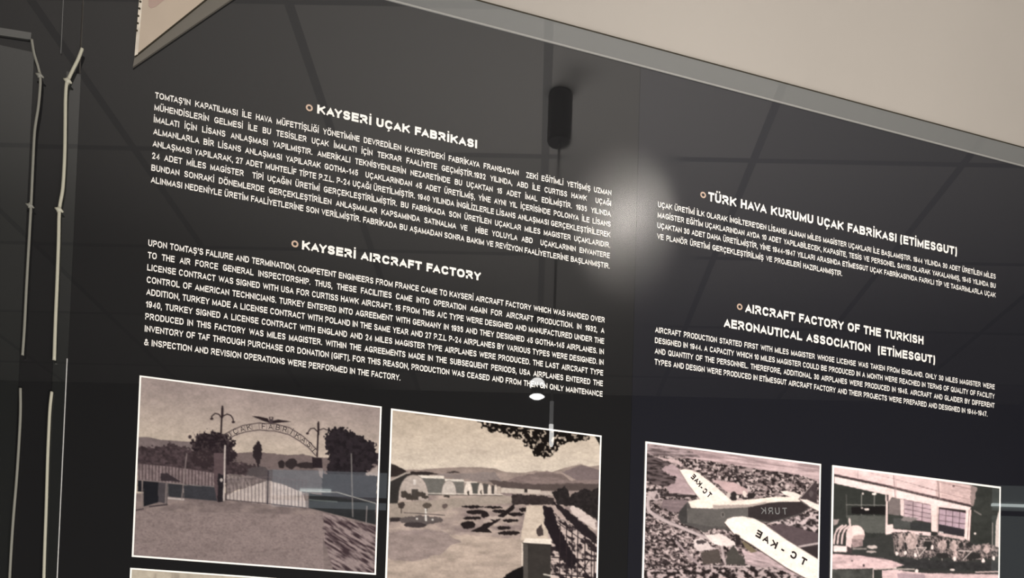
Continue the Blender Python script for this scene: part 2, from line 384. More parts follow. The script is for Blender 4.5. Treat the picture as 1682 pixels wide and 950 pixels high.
def ring(px, py, rpx, parent):
    c = wall(px, py); r = capm(px, py, rpx*2)/2; v = []; f = []; n = 28
    for i in range(n):
        a = 2*math.pi*i/n
        v += [(c.x+r*math.cos(a), INK, c.z+r*math.sin(a)), (c.x+.52*r*math.cos(a), INK, c.z+.52*r*math.sin(a))]
        j = (i+1) % n; f.append((2*i, 2*j, 2*j+1, 2*i+1))
    me = bpy.data.meshes.new('bullet_ring'); me.from_pydata(v, [], f); o = link('bullet_ring', me, M_ring, parent); o['label'] = 'small peach coloured bullet ring'
TA = ["TOMTAŞ'IN KAPATILMASI İLE HAVA MÜFETTİŞLİĞİ YÖNETİMİNE DEVREDİLEN KAYSERİ'DEKİ FABRİKAYA FRANSA'DAN  ZEKİ EĞİTİMLİ YETİŞMİŞ UZMAN",
"MÜHENDİSLERİN GELMESİ İLE BU TESİSLER UÇAK İMALATI İÇİN TEKRAR FAALİYETE GEÇMİŞTİR.1932 YILINDA, ABD İLE CURTISS HAWK  UÇAĞI",
"İMALATI İÇİN LİSANS ANLAŞMASI YAPILMIŞTIR. AMERİKALI TEKNİSYENLERİN NEZARETİNDE BU UÇAKTAN 15 ADET İMAL EDİLMİŞTİR. 1936 YILINDA",
"ALMANLARLA BİR LİSANS ANLAŞMASI YAPILARAK GOTHA-145  UÇAKLARINDAN 45 ADET ÜRETİLMİŞ, YİNE AYNI YIL İÇERİSİNDE POLONYA İLE LİSANS",
"ANLAŞMASI YAPILARAK, 27 ADET MUHTELİF TİPTE P.Z.L. P-24 UÇAĞI ÜRETİLMİŞTİR. 1940 YILINDA İNGİLİZLERLE LİSANS ANLAŞMASI GERÇEKLEŞTİRİLEREK",
"24 ADET MİLES MAGİSTER  TİPİ UÇAĞIN ÜRETİMİ GERÇEKLEŞTİRİLMİŞTİR. BU FABRİKADA SON ÜRETİLEN UÇAKLAR MILES MAGISTER UÇAKLARIDIR.",
"BUNDAN SONRAKİ DÖNEMLERDE GERÇEKLEŞTİRİLEN ANLAŞMALAR KAPSAMINDA SATINALMA VE  HİBE YOLUYLA ABD  UÇAKLARININ ENVANTERE",
"ALINMASI NEDENİYLE ÜRETİM FAALİYETLERİNE SON VERİLMİŞTİR. FABRİKADA BU AŞAMADAN SONRA BAKIM VE REVİZYON FAALİYETLERİNE BAŞLANMIŞTIR."]
TB = ["UPON TOMTAŞ'S FALIURE AND TERMINATION, COMPETENT ENGINEERS FROM FRANCE CAME TO KAYSERİ AIRCRAFT FACTORY WHICH WAS HANDED OVER",
"TO THE AIR FORCE GENERAL INSPECTORSHIP. THUS, THESE FACILITIES CAME INTO OPERATION AGAIN FOR AIRCRAFT PRODUCTION. IN 1932, A",
"LICENSE CONTRACT WAS SIGNED WITH USA FOR CURTISS HAWK AIRCRAFT. 15 FROM THIS A/C TYPE WERE DESIGNED AND MANUFACTURED UNDER THE",
"CONTROL OF AMERICAN TECHNICIANS. TURKEY ENTERED INTO AGREEMENT WITH GERMANY IN 1936 AND THEY DESIGNED 45 GOTHA-145 AIRPLANES. IN",
"ADDITION, TURKEY MADE A LICENSE CONTRACT WITH POLAND IN THE SAME YEAR AND 27 P.Z.L P-24 AIRPLANES BY VARIOUS TYPES WERE DESIGNED. IN",
"1940, TURKEY SIGNED A LICENSE CONTRACT WITH ENGLAND AND 24 MILES MAGISTER TYPE AIRPLANES WERE PRODUCED. THE LAST AIRCRAFT TYPE",
"PRODUCED IN THIS FACTORY WAS MILES MAGISTER. WITHIN THE AGREEMENTS MADE IN THE SUBSEQUENT PERIODS, USA AIRPLANES ENTERED THE",
"INVENTORY OF TAF THROUGH PURCHASE OR DONATION (GIFT). FOR THIS REASON, PRODUCTION WAS CEASED AND FROM THEN ON ONLY MAINTENANCE",
"& INSPECTION AND REVISION OPERATIONS WERE PERFORMED IN THE FACTORY."]
TC = ["UÇAK ÜRETİMİ İLK OLARAK İNGİLTERE'DEN LİSANSI ALINAN MİLES MAGİSTER UÇAKLARI İLE BAŞLAMIŞTIR. 1944 YILINDA 30 ADET ÜRETİLEN MİLES",
"MAGİSTER EĞİTİM UÇAKLARINDAN AYDA 10 ADET YAPILABİLECEK, KAPASİTE, TESİS VE PERSONEL SAYISI OLARAK YAKALANMIŞ, 1945 YILINDA BU",
"UÇAKTAN 30 ADET DAHA ÜRETİLMİŞTİR, YİNE 1944-1947 YILLARI ARASINDA ETİMESGUT UÇAK FABRİKASI'NDA FARKLI TİP VE TASARIMLARLA UÇAK",
"VE PLANÖR ÜRETİMİ GERÇEKLEŞTİRİLMİŞ VE PROJELERİ HAZIRLANMIŞTIR."]
TD = ["AIRCRAFT PRODUCTION STARTED FIRST WITH MILES MAGISTER WHOSE LICENSE WAS TAKEN FROM ENGLAND. ONLY 30 MILES MAGISTER WERE",
"DESIGNED IN 1944. A CAPACITY WHICH 10 MILES MAGISTER COULD BE PRODUCED IN A MONTH WERE REACHED IN TERMS OF QUALITY OF FACILITY",
"AND QUANTITY OF THE PERSONNEL. THEREFORE, ADDITIONAL 30 AIRPLANES WERE PRODUCED IN 1945. AIRCRAFT AND GLAIDER BY DIFFERENT",
"TYPES AND DESIGN WERE PRODUCED IN ETİMESGUT AIRCRAFT FACTORY AND THEIR PROJECTS WERE PREPARED AND DESIGNED IN 1944-1947."]
def rows(l0, l1, r0, r1, n): return [((l0[0]+(l1[0]-l0[0])*i/(n-1), l0[1]+(l1[1]-l0[1])*i/(n-1)), (r0[0]+(r1[0]-r0[0])*i/(n-1), r0[1]+(r1[1]-r0[1])*i/(n-1))) for i in range(n)]
OB, OH = .185, .265
paragraph('paragraph_text', TA, rows((254.7, 158), (247.8, 295), (1003.8, 316.4), (1001, 438), 8), capm(255, 158, 10.3), OB, B_left)
sB = rows((243.6, 399.5), (237, 561.6), (993, 526), (989, 664), 9); sB[8] = ((237, 561.6), (657.4, 621.5))
paragraph('paragraph_text', TB, sB, capm(244, 400, 10.6), OB, B_left)
sC = rows((1080.5, 337), (1079, 389.4), (1635, 454), (1635, 499), 4); sC[3] = (sC[3][0], (1383, 449))
paragraph('paragraph_text', TC, sC, capm(1080, 337, 9.2), OB, B_right)
sD = rows((1075.8, 542.6), (1075, 594.8), (1633.4, 635.5), (1633, 681.5), 4); sD[3] = (sD[3][0], (1621.5, 680.5))
paragraph('paragraph_text', TD, sD, capm(1076, 543, 9.4), OB, B_right)
paragraph('heading_text', ["KAYSERİ UÇAK FABRİKASI"], [((521, 180.5), (783.5, 236.5))], capm(521, 180, 14.6), OH, B_left)
paragraph('heading_text', ["KAYSERİ AIRCRAFT FACTORY"], [((496, 404.5), (790, 453.5))], capm(496, 404, 14.6), OH, B_left)
paragraph('heading_text', ["TÜRK HAVA KURUMU UÇAK FABRİKASI (ETİMESGUT)"], [((1163, 324.5), (1571.5, 412))], capm(1163, 324, 15), OH*.9, B_right)
paragraph('heading_text', ["AIRCRAFT FACTORY OF THE TURKISH"], [((1223.5, 507.5), (1516.5, 558.5))], capm(1223, 507, 14.6), OH*.9, B_right)
paragraph('heading_text', ["AERONAUTICAL ASSOCIATION  (ETİMESGUT)"], [((1188.5, 531.5), (1535.5, 590.5))], capm(1188, 531, 14.6), OH*.9, B_right)
ring(508, 177.6, 5.6, B_left); ring(484.4, 401.2, 5.6, B_left); ring(1154.7, 320.7, 5.2, B_right); ring(1214.7, 504.5, 5.2, B_right)

# ------------------------------------------------------------------ photo prints: pictures painted into the print's own colour
class Painter:
    def __init__(self, px, py, seed):
        self.x, self.y = px, py; self.c = np.zeros(px.shape+(3,)); self.seed = seed
        self.h = abs(px[0, 1]-px[0, 0])
    def noise(self, sx, sy, k=0, oct=3, rot=0):
        tot = 0; amp = 1; A = 0
        X, Y = self.x*math.cos(rot)+self.y*math.sin(rot), -self.x*math.sin(rot)+self.y*math.cos(rot)
        for o in range(oct):
            u, v = X/sx*2**o+17*k, Y/sy*2**o+31*k; i, j = np.floor(u).astype(np.int64), np.floor(v).astype(np.int64); fu, fv = u-i, v-j
            fu = fu*fu*(3-2*fu); fv = fv*fv*(3-2*fv)
            def hsh(a, b):
                n = (a*374761393 + b*668265263 + (self.seed*101+k*7+o)*1274126177) & 0xffffffff
                n = ((n ^ (n >> 13))*1103515245) & 0xffffffff
                return ((n ^ (n >> 16)) & 0xffff)/65535.0
            val = (hsh(i, j)*(1-fu)+hsh(i+1, j)*fu)*(1-fv)+(hsh(i, j+1)*(1-fu)+hsh(i+1, j+1)*fu)*fv
            tot = tot+val*amp; A += amp; amp *= .5
        return tot/A
    def mix(self, mask, col, tex=None):
        col = np.array(col, float)
        if tex is not None: col = col[None, None, :]*tex[..., None]
        self.c = self.c*(1-mask[..., None])+col*mask[..., None]
    def pmask(self, pts, jag=0, js=12, k=0):
        x, y = self.x, self.y
        if jag:
            x = x+(self.noise(js, js, 50+k, 3)-.5)*2*jag; y = y+(self.noise(js, js, 90+k, 3)-.5)*2*jag
        xs = [p[0] for p in pts]; ys = [p[1] for p in pts]; mg = jag+3
        sel = (self.x > min(xs)-mg) & (self.x < max(xs)+mg) & (self.y > min(ys)-mg) & (self.y < max(ys)+mg)
        out = np.zeros(x.shape)
        if not sel.any(): return out
        X, Y = x[sel], y[sel]; acc = np.zeros(X.shape); n = len(pts); q = self.h*.25
        for ox, oy in ((-q, -q), (q, -q), (-q, q), (q, q)):
            ins = np.zeros(X.shape, bool); a, b = X+ox, Y+oy
            for i in range(n):
                x0, y0 = pts[i]; x1, y1 = pts[(i+1) % n]
                if y0 == y1: continue
                c = ((y0 > b) != (y1 > b)) & (a < (x1-x0)*(b-y0)/(y1-y0)+x0); ins ^= c
            acc += ins*.25
        out[sel] = acc; return out
    def poly(self, pts, col, jag=0, js=12, k=0, tex=None, a=1): self.mix(self.pmask(pts, jag, js, k)*a, col, tex)
    def ell(self, cx, cy, rx, ry, col, jag=0, js=12, k=0, tex=None, a=1):
        self.poly([(cx+rx*math.cos(t*math.pi/12), cy+ry*math.sin(t*math.pi/12)) for t in range(24)], col, jag, js, k, tex, a)
    def line(self, pts, wd, col, a=1):
        d = np.full(self.x.shape, 1e9)
        for (x0, y0), (x1, y1) in zip(pts, pts[1:]):
            dx, dy = x1-x0, y1-y0; L = dx*dx+dy*dy+1e-9
            t = np.clip(((self.x-x0)*dx+(self.y-y0)*dy)/L, 0, 1)
            d = np.minimum(d, np.hypot(self.x-x0-t*dx, self.y-y0-t*dy))
        e = self.h*.6
        self.mix(np.clip((wd/2+e/2-d)/e, 0, 1)*a, col)
    def blotch(self, mask, cols, sx, sy, k, rot=0, lo=.35, hi=.65, oct=3):
        n = np.clip((self.noise(sx, sy, k, oct, rot)-lo)/(hi-lo), 0, 1)[..., None]
        col = np.array(cols[0], float)*(1-n)+np.array(cols[1], float)*n
        self.c = self.c*(1-mask[..., None])+col*mask[..., None]

def paint_gate(P):
    k = np.clip((P.y-60-.12*(P.x-50))/300, 0, 1)[..., None]
    P.c = np.array([148, 134, 129.])*(1-k)+np.array([188, 174, 158.])*k
    P.c *= (.94+.12*P.noise(120, 60, 1))[..., None]
    P.poly([(40, 303), (90, 302), (150, 315), (310, 326), (460, 380), (460, 470), (40, 450)], (112, 100, 99))
    P.poly([(450, 392), (500, 377), (560, 371), (640, 375), (740, 386), (800, 380), (860, 395), (1150, 410), (1150, 480), (450, 480)], (108, 95, 93), 3)
    g = P.pmask([(30, 560), (1160, 560), (1160, 960), (0, 960), (20, 640)])
    P.blotch(g, ((108, 96, 94), (130, 116, 112)), 60, 25, 3)
    P.poly([(40, 355), (150, 345), (200, 332), (290, 360), (400, 400), (460, 410), (560, 425), (640, 450), (640, 520), (440, 520), (40, 440)], (62, 52, 54), 18, 11, 1, .6+.85*P.noise(11, 9, 4))
    P.ell(600, 478, 60, 42, (78, 71, 72), 8, 14, 2)
    P.poly([(640, 452), (900, 455), (900, 560), (800, 560), (700, 525), (640, 500)], (88, 84, 86), 3)
    P.poly([(45, 425), (200, 438), (395, 468), (395, 530), (250, 518), (45, 503)], (120, 106, 106), 2, 8, 3, .8+.4*P.noise(10, 10, 9))
    for i in range(24):
        x = 52+i*15.2; P.line([(x, 424+i*1.6), (x-1, 502+i*1.2)], 3.6, (66, 54, 56))
    P.line([(46, 424), (200, 438), (395, 466)], 2.5, (80, 68, 70))
    P.ell(388, 338, 98, 58, (38, 31, 34), 22, 11, 5); P.ell(420, 390, 75, 50, (44, 36, 39), 20, 11, 6); P.ell(350, 400, 60, 40, (50, 41, 43), 20, 10, 7); P.mix(P.pmask([(300, 290), (400, 275), (480, 320), (490, 390), (330, 430), (290, 350)], 20, 10, 5)*np.clip((P.noise(9, 9, 33)-.56)/.1, 0, 1)*.5, (86, 74, 74))
    P.poly([(600, 318), (610, 340), (618, 385), (607, 410), (601, 440), (593, 440), (588, 412), (573, 392), (575, 350), (590, 332)], (44, 37, 39), 5, 8, 8)
    for e in ((705, 428, 15, 20), (750, 424, 28, 24), (830, 432, 62, 15)): P.ell(*e, (48, 41, 42), 5, 10, 9)
    P.poly([(905, 290), (930, 262), (985, 255), (1020, 282), (1060, 290), (1130, 330), (1152, 400), (1130, 440), (1090, 475), (1000, 500), (915, 480), (920, 400), (905, 340)], (37, 32, 35), 20, 10, 10, .7+.7*P.noise(14, 14, 12))
    P.poly([(1090, 470), (1145, 435), (1150, 500), (1100, 495)], (150, 138, 132), 4)
    P.poly([(890, 470), (1145, 480), (1140, 610), (890, 585)], (54, 53, 57), 4, 10, 11)
    # drive through the gate and its bars
    P.poly([(450, 570), (560, 528), (640, 502), (700, 516), (800, 555), (825, 628), (640, 610), (450, 592)], (176, 164, 158), 3); P.poly([(450, 470), (560, 480), (640, 500), (560, 528), (450, 565)], (112, 101, 99), 6, 12, 31, .7+.6*P.noise(12, 9, 32))
    for i in range(6): P.line([(462+i*17, 480+i*3), (474+i*18, 545-i*3)], 7, (140, 128, 124), .7)
    for i in range(23):
        x = 452+i*16.6; P.line([(x, 500-12*math.sin(i/22*3.14)), (x, 590+i*1.6)], 2.6, (84, 74, 76))
    P.line([(450, 590), (640, 608), (820, 628)], 4, (72, 64, 66)); P.line([(644, 460), (641, 608)], 7, (62, 56, 60))
    P.line([(450, 500), (640, 486), (820, 505)], 2.5, (96, 86, 88))
    P.poly([(830, 560), (1137, 606), (1137, 705), (980, 665), (830, 628)], (42, 43, 44))
    P.line([(780, 549), (960, 556), (1137, 607)], 4.5, (140, 138, 132)); P.line([(830, 590), (960, 600)], 5, (90, 96, 94))
    P.line([(782, 552), (782, 625)], 4, (110, 102, 100)); P.line([(818, 552), (822, 628)], 5, (120, 112, 108)); P.line([(1025, 380), (1032, 668)], 6, (104, 100, 98)); P.line([(1097, 620), (1093, 700)], 5, (120, 112, 110))
    # walls on the left
    P.poly([(255, 523), (425, 533), (425, 598), (258, 582)], (54, 54, 58)); P.line([(255, 521), (425, 531)], 3, (92, 88, 90))
    P.poly([(45, 500), (72, 502), (72, 555), (45, 552)], (30, 29, 33)); P.poly([(72, 504), (140, 509), (140, 602), (72, 622)], (31, 31, 35)); P.poly([(140, 510), (185, 514), (180, 610), (140, 600)], (68, 63, 66))
    P.poly([(185, 515), (255, 522), (255, 582), (185, 575)], (50, 50, 53)); P.poly([(150, 470), (180, 468), (245, 508), (150, 503)], (52, 45, 48), 2)
    P.line([(46, 500), (150, 508), (258, 519)], 4, (120, 108, 106)); P.line([(186, 583), (256, 589)], 8, (170, 160, 155))
    P.line([(66, 505), (64, 630)], 6, (128, 116, 112)); P.line([(178, 515), (172, 612)], 8, (112, 102, 100)); P.line([(270, 380), (247, 588)], 6, (128, 116, 114), .8)
    P.line([(100, 622), (180, 612)], 7, (64, 56, 58)); P.ell(285, 302, 8, 9, (60, 50, 52))
    # pillars and posts
    P.poly([(394, 376), (440, 376), (438, 520), (430, 602), (410, 602), (395, 520)], (84, 70, 72), 2); P.line([(446, 343), (440, 592)], 8, (182, 170, 164)); P.line([(452, 400), (450, 592)], 3, (50, 42, 44))
    P.poly([(412, 470), (440, 478), (436, 602), (412, 602)], (38, 34, 37), 4); P.ell(429, 500, 7, 9, (170, 160, 155))
    P.poly([(845, 396), (890, 399), (893, 446), (848, 442)], (40, 33, 36)); P.poly([(872, 445), (896, 447), (894, 495), (880, 480)], (128, 118, 116), 3)
    for pts, wd in (([(434, 162), (426, 304)], 8), ([(434, 172), (433, 210)], 11), ([(430, 216), (418, 198), (400, 194), (386, 206), (384, 216)], 5), ([(438, 206), (455, 197), (472, 203), (482, 218), (484, 232)], 5),
                    ([(875, 234), (868, 392)], 7), ([(874, 240), (874, 290)], 10), ([(870, 278), (855, 262), (838, 264), (826, 282)], 4.5), ([(880, 270), (898, 263), (912, 270)], 4)): P.line(pts, wd, (45, 36, 38))
    for e in ((385, 219, 8, 5), (484, 234, 8, 5), (824, 286, 7, 5)): P.ell(*e, (48, 38, 40))
    P.poly([(567, 206), (600, 208), (642, 217), (652, 238), (625, 230)], (42, 34, 36)); P.poly([(660, 229), (690, 222), (752, 232), (700, 236), (664, 240)], (42, 34, 36)); P.poly([(647, 210), (668, 210), (664, 242), (650, 242)], (70, 60, 62)); P.ell(657, 216, 4, 5, (165, 150, 142))
    P.line(ARCH_OUT, 4, (74, 63, 64)); P.line(ARCH_IN, 4, (74, 63, 64))
    for i in range(15):
        t = i/14; P.line([along(ARCH_OUT, t), along(ARCH_IN, t)], 2.2, (96, 84, 84))
    # rough grass at the lower right
    g = P.pmask([(890, 652), (1150, 718), (1150, 960), (940, 925), (905, 800)], 14, 30, 14)
    P.blotch(g, ((58, 46, 49), (138, 123, 121)), 46, 9, 15, .55, .3, .62)
    P.blotch(P.pmask([(30, 640), (890, 660), (900, 920), (20, 850)]), ((108, 95, 93), (130, 116, 113)), 9, 6, 16, 0, .05, .5)
    P.line([(30, 640), (70, 632)], 6, (70, 60, 62))
ARCH_OUT = [(440, 292), (480, 270), (530, 249), (600, 238), (680, 243), (740, 259), (800, 296), (840, 332), (868, 364)]
ARCH_IN = [(452, 318), (495, 292), (540, 279), (600, 270), (680, 276), (740, 292), (790, 322), (830, 352), (862, 388)]
def along(pl, t):
    L = [math.dist(a, b) for a, b in zip(pl, pl[1:])]; s = t*sum(L)
    for (a, b), l in zip(zip(pl, pl[1:]), L):
        if s <= l: return (a[0]+(b[0]-a[0])*s/l, a[1]+(b[1]-a[1])*s/l)
        s -= l
    return pl[-1]

def paint_hangars(P):
    k = np.clip((P.y-60)/320, 0, 1)[..., None]
    P.c = np.array([190, 174, 156.])*(1-k)+np.array([214, 200, 184.])*k
    P.c *= (.95+.09*P.noise(200, 50, 1))[..., None]
    P.ell(500, 272, 60, 12, (182, 168, 154), 8, 20, 1, a=.6); P.line([(170, 68), (340, 84)], 4, (120, 108, 98), .6)
    leaf = P.pmask([(505, 100), (1110, 170), (1100, 212), (1000, 222), (950, 240), (900, 290), (860, 304), (820, 285), (790, 250), (740, 215), (690, 195), (640, 158), (585, 172), (535, 145)], 22, 24, 2)
    hole = np.clip((P.noise(13, 13, 3, 2)-.60)/.06, 0, 1)
    P.mix(leaf*(1-hole), (24, 20, 18)); P.mix(leaf*hole*np.clip((P.noise(30, 30, 5)-.42)/.1, 0, 1)*.6, (120, 108, 98))
    P.poly([(1136, 186), (1172, 186), (1166, 240)], (26, 24, 22), 4)
    P.poly([(30, 345), (110, 366), (200, 366), (330, 355), (480, 352), (600, 360), (660, 381), (760, 383), (820, 372), (900, 381), (980, 355), (1065, 338), (1110, 350), (1175, 342), (1175, 480), (30, 480)], (150, 134, 126), 3, 30, 4, .85+.3*P.noise(90, 22, 6))
    P.poly([(780, 392), (880, 375), (960, 395), (1010, 430), (1175, 400), (1175, 480), (640, 480), (640, 430)], (122, 107, 103), 8, 40, 5, .8+.4*P.noise(60, 18, 7))
    P.poly([(960, 380), (1065, 342), (1172, 372), (1172, 420), (1040, 425)], (118, 104, 103), 3)
    P.poly([(330, 385), (380, 372), (415, 384)], (60, 52, 50), 3); P.poly([(250, 392), (600, 380), (640, 440), (420, 420)], (134, 122, 118), 6, 20, 6)
    P.poly([(30, 330), (70, 345), (125, 376), (260, 380), (300, 392), (30, 405)], (50, 43, 41), 4)
    P.poly([(560, 420), (800, 445), (1175, 440), (1175, 500), (640, 480)], (86, 75, 72), 8, 26, 7)
    g = P.pmask([(20, 480), (1170, 480), (1170, 1160), (0, 1160)])
    P.blotch(g, ((132, 117, 114), (178, 161, 150)), 110, 34, 8, 0, .3, .7)
    P.poly([(20, 700), (500, 720), (760, 740), (900, 760), (900, 1160), (0, 1160)], (178, 161, 148), 20, 60, 9, .86+.26*P.noise(90, 22, 10))
    P.poly([(20, 700), (330, 690), (420, 760), (200, 860), (10, 850)], (140, 125, 122), 24, 60, 10, .86+.26*P.noise(60, 14, 11), a=.75)
    P.poly([(35, 545), (240, 532), (640, 502), (695, 512), (690, 548), (450, 562), (35, 640)], (158, 145, 134), 3)
    # hangars
    P.poly([(30, 425), (95, 392), (135, 386), (120, 415), (92, 450), (76, 548), (30, 548)], (52, 49, 47)); P.line([(38, 425), (120, 385), (140, 383)], 9, (176, 164, 154))
    P.poly([(178, 400), (330, 414), (330, 500), (240, 502), (225, 440)], (106, 103, 98)); P.poly([(182, 396), (325, 400), (326, 416), (200, 411)], (226, 215, 202))
    def arch(x0, x1, top, base, col, door=True):
        c = (x0+x1)/2; pts = [(x0, base)]+[(c-(x1-x0)/2*math.cos(t*math.pi/14), base-(base-top)*math.sin(t*math.pi/14)**.8) for t in range(1, 14)]+[(x1, base)]
        P.poly(pts, col, 0, 8, 0, .9+.2*P.noise(9, 9, 13)); P.line(pts, 2.5, (96, 88, 84), .7)
    arch(80, 242, 394, 532, (178, 165, 156)); P.poly([(152, 472), (186, 472), (188, 530), (150, 530)], (70, 64, 60)); P.poly([(160, 420), (174, 420), (174, 448), (160, 448)], (214, 204, 196))
    P.poly([(330, 418), (434, 431), (432, 500), (390, 500), (372, 440)], (110, 106, 101)); P.poly([(328, 416), (432, 420), (433, 431), (332, 429)], (222, 212, 200))
    arch(312, 392, 425, 502, (192, 181, 172)); P.poly([(470, 434), (520, 440), (516, 500), (478, 500)], (84, 82, 78)); arch(432, 480, 432, 502, (222, 208, 196))
    P.poly([(430, 430), (505, 432), (505, 438), (440, 437)], (214, 202, 190)); arch(506, 540, 436, 502, (212, 198, 186)); P.poly([(536, 440), (565, 444), (560, 500), (540, 500)], (80, 75, 72)); arch(558, 582, 444, 502, (210, 196, 184)); arch(594, 614, 446, 502, (206, 192, 180)); P.poly([(612, 455), (632, 458), (630, 500), (614, 500)], (180, 166, 154)); P.poly([(582, 450), (594, 452), (594, 500), (582, 500)], (74, 68, 66))
    P.line([(240, 494), (440, 497), (640, 501)], 4, (226, 214, 202)); P.line([(240, 502), (640, 507)], 3, (84, 76, 72))
    for e in ((120, 505, 28, 14), (200, 500, 30, 12), (110, 490, 16, 10), (150, 520, 30, 12), (225, 515, 20, 10), (340, 510, 18, 6), (455, 492, 5, 12), (525, 490, 6, 10)): P.ell(*e, (68, 61, 56), 6, 9, 14)
    P.poly([(632, 463), (845, 476), (848, 498), (632, 491)], (196, 183, 171)); P.poly([(758, 468), (774, 468), (774, 490), (758, 490)], (50, 44, 42)); P.line([(632, 462), (845, 474)], 3, (90, 80, 76)); P.poly([(848, 482), (930, 490), (930, 505), (848, 500)], (186, 172, 162), 6)
    # dark hedges and beds
    H = (36, 30, 30)
    P.poly([(690, 500), (720, 500), (850, 506), (915, 520), (920, 556), (800, 556), (690, 556)], (52, 45, 44), 6, 12, 15, .8+.5*P.noise(10, 10, 16))
    P.poly([(468, 700), (520, 672), (640, 598), (700, 553), (708, 574), (640, 628), (560, 683), (584, 706)], H, 3)
    for e in ((675, 708, 62, 11), (648, 680, 38, 10), (686, 642, 42, 9), (712, 606, 42, 10), (758, 582, 30, 12), (480, 566, 60, 7), (500, 594, 56, 13), (545, 610, 22, 16), (478, 628, 50, 8), (456, 664, 40, 22), (590, 570, 50, 7), (620, 590, 36, 8)): P.ell(*e, H, 6, 12, 17)
    P.ell(600, 625, 50, 8, (180, 164, 154), 8); P.ell(560, 645, 26, 8, (176, 160, 150), 5)
    P.poly([(770, 560), (856, 560), (905, 745), (736, 745)], (200, 184, 168), 4)
    P.poly([(35, 624), (180, 628), (185, 640), (35, 648)], (54, 48, 48), 4); P.ell(200, 638, 118, 24, (92, 84, 82), 8, 14, 18); P.ell(170, 664, 62, 14, (62, 55, 55), 5); P.line([(227, 588), (228, 640)], 10, (212, 206, 198)); P.ell(227, 580, 6, 5, (225, 220, 214)); P.ell(180, 631, 6, 5, (220, 214, 206)); P.ell(264, 636, 6, 5, (220, 214, 206)); P.line([(110, 598), (330, 612)], 5, (96, 86, 84))
    P.ell(96, 560, 20, 18, (66, 58, 54), 7); P.line([(96, 565), (96, 600)], 4, (60, 52, 50)); P.ell(235, 560, 24, 16, (84, 75, 68), 7); P.ell(330, 562, 14, 14, (96, 84, 80), 6); P.line([(235, 566), (233, 590)], 4, (80, 72, 66))
    # right-hand side: hedges, fences, light plots
    P.poly([(905, 480), (985, 455), (1005, 505), (1060, 478), (1175, 468), (1175, 650), (1090, 600), (1000, 565), (930, 545)], (38, 34, 34), 16, 20, 19, .8+.6*P.noise(12, 12, 20))
    P.poly([(880, 560), (960, 560), (1150, 740), (1150, 1160), (905, 1160)], (176, 158, 150), 6)
    P.poly([(1008, 560), (1050, 572), (1140, 642), (1146, 695), (1060, 640), (1010, 600)], (208, 192, 184), 10, 14, 21)
    P.blotch(P.pmask([(920, 600), (1155, 760), (1150, 1160), (905, 1160), (890, 720)]), ((44, 37, 39), (196, 178, 170)), 26, 16, 22, .5, .38, .56)
    P.poly([(858, 562), (905, 566), (962, 720), (1045, 855), (1010, 905), (960, 850), (905, 740), (868, 662)], (36, 30, 33), 7, 12, 23)
    P.poly([(905, 535), (1000, 592), (1150, 722), (1150, 772), (1040, 690), (955, 600)], (40, 34, 36), 8, 12, 24)
    P.poly([(820, 690), (850, 660), (860, 720), (830, 725)], (70, 60, 58), 6)
    for x in (950, 985, 1015, 1045, 1085, 1120, 1135): P.line([(x, 640+(x-950)*.5), (x-4, 1150)], 5, (46, 38, 40))
    for y in (838, 930, 1010): P.line([(905, y), (1150, y+18)], 6, (40, 33, 35))
    P.line([(1040, 860), (1110, 950)], 5, (40, 33, 35)); P.line([(1110, 850), (1040, 950)], 5, (40, 33, 35)); P.line([(920, 640), (1145, 800)], 4, (50, 42, 44))
    P.poly([(600, 1160), (632, 960), (680, 918), (765, 878), (765, 1160)], (24, 21, 21), 8)
    P.poly([(752, 764), (900, 772), (896, 1160), (752, 1160)], (56, 52, 49)); P.poly([(752, 766), (776, 768), (778, 1160), (752, 1160)], (80, 75, 71)); P.poly([(762, 736), (902, 740), (904, 772), (748, 762)], (232, 220, 206)); P.line([(748, 762), (902, 772)], 4, (40, 34, 32)); P.line([(746, 764), (746, 884)], 6, (222, 208, 194)); P.line([(862, 930), (900, 938)], 8, (196, 188, 176))

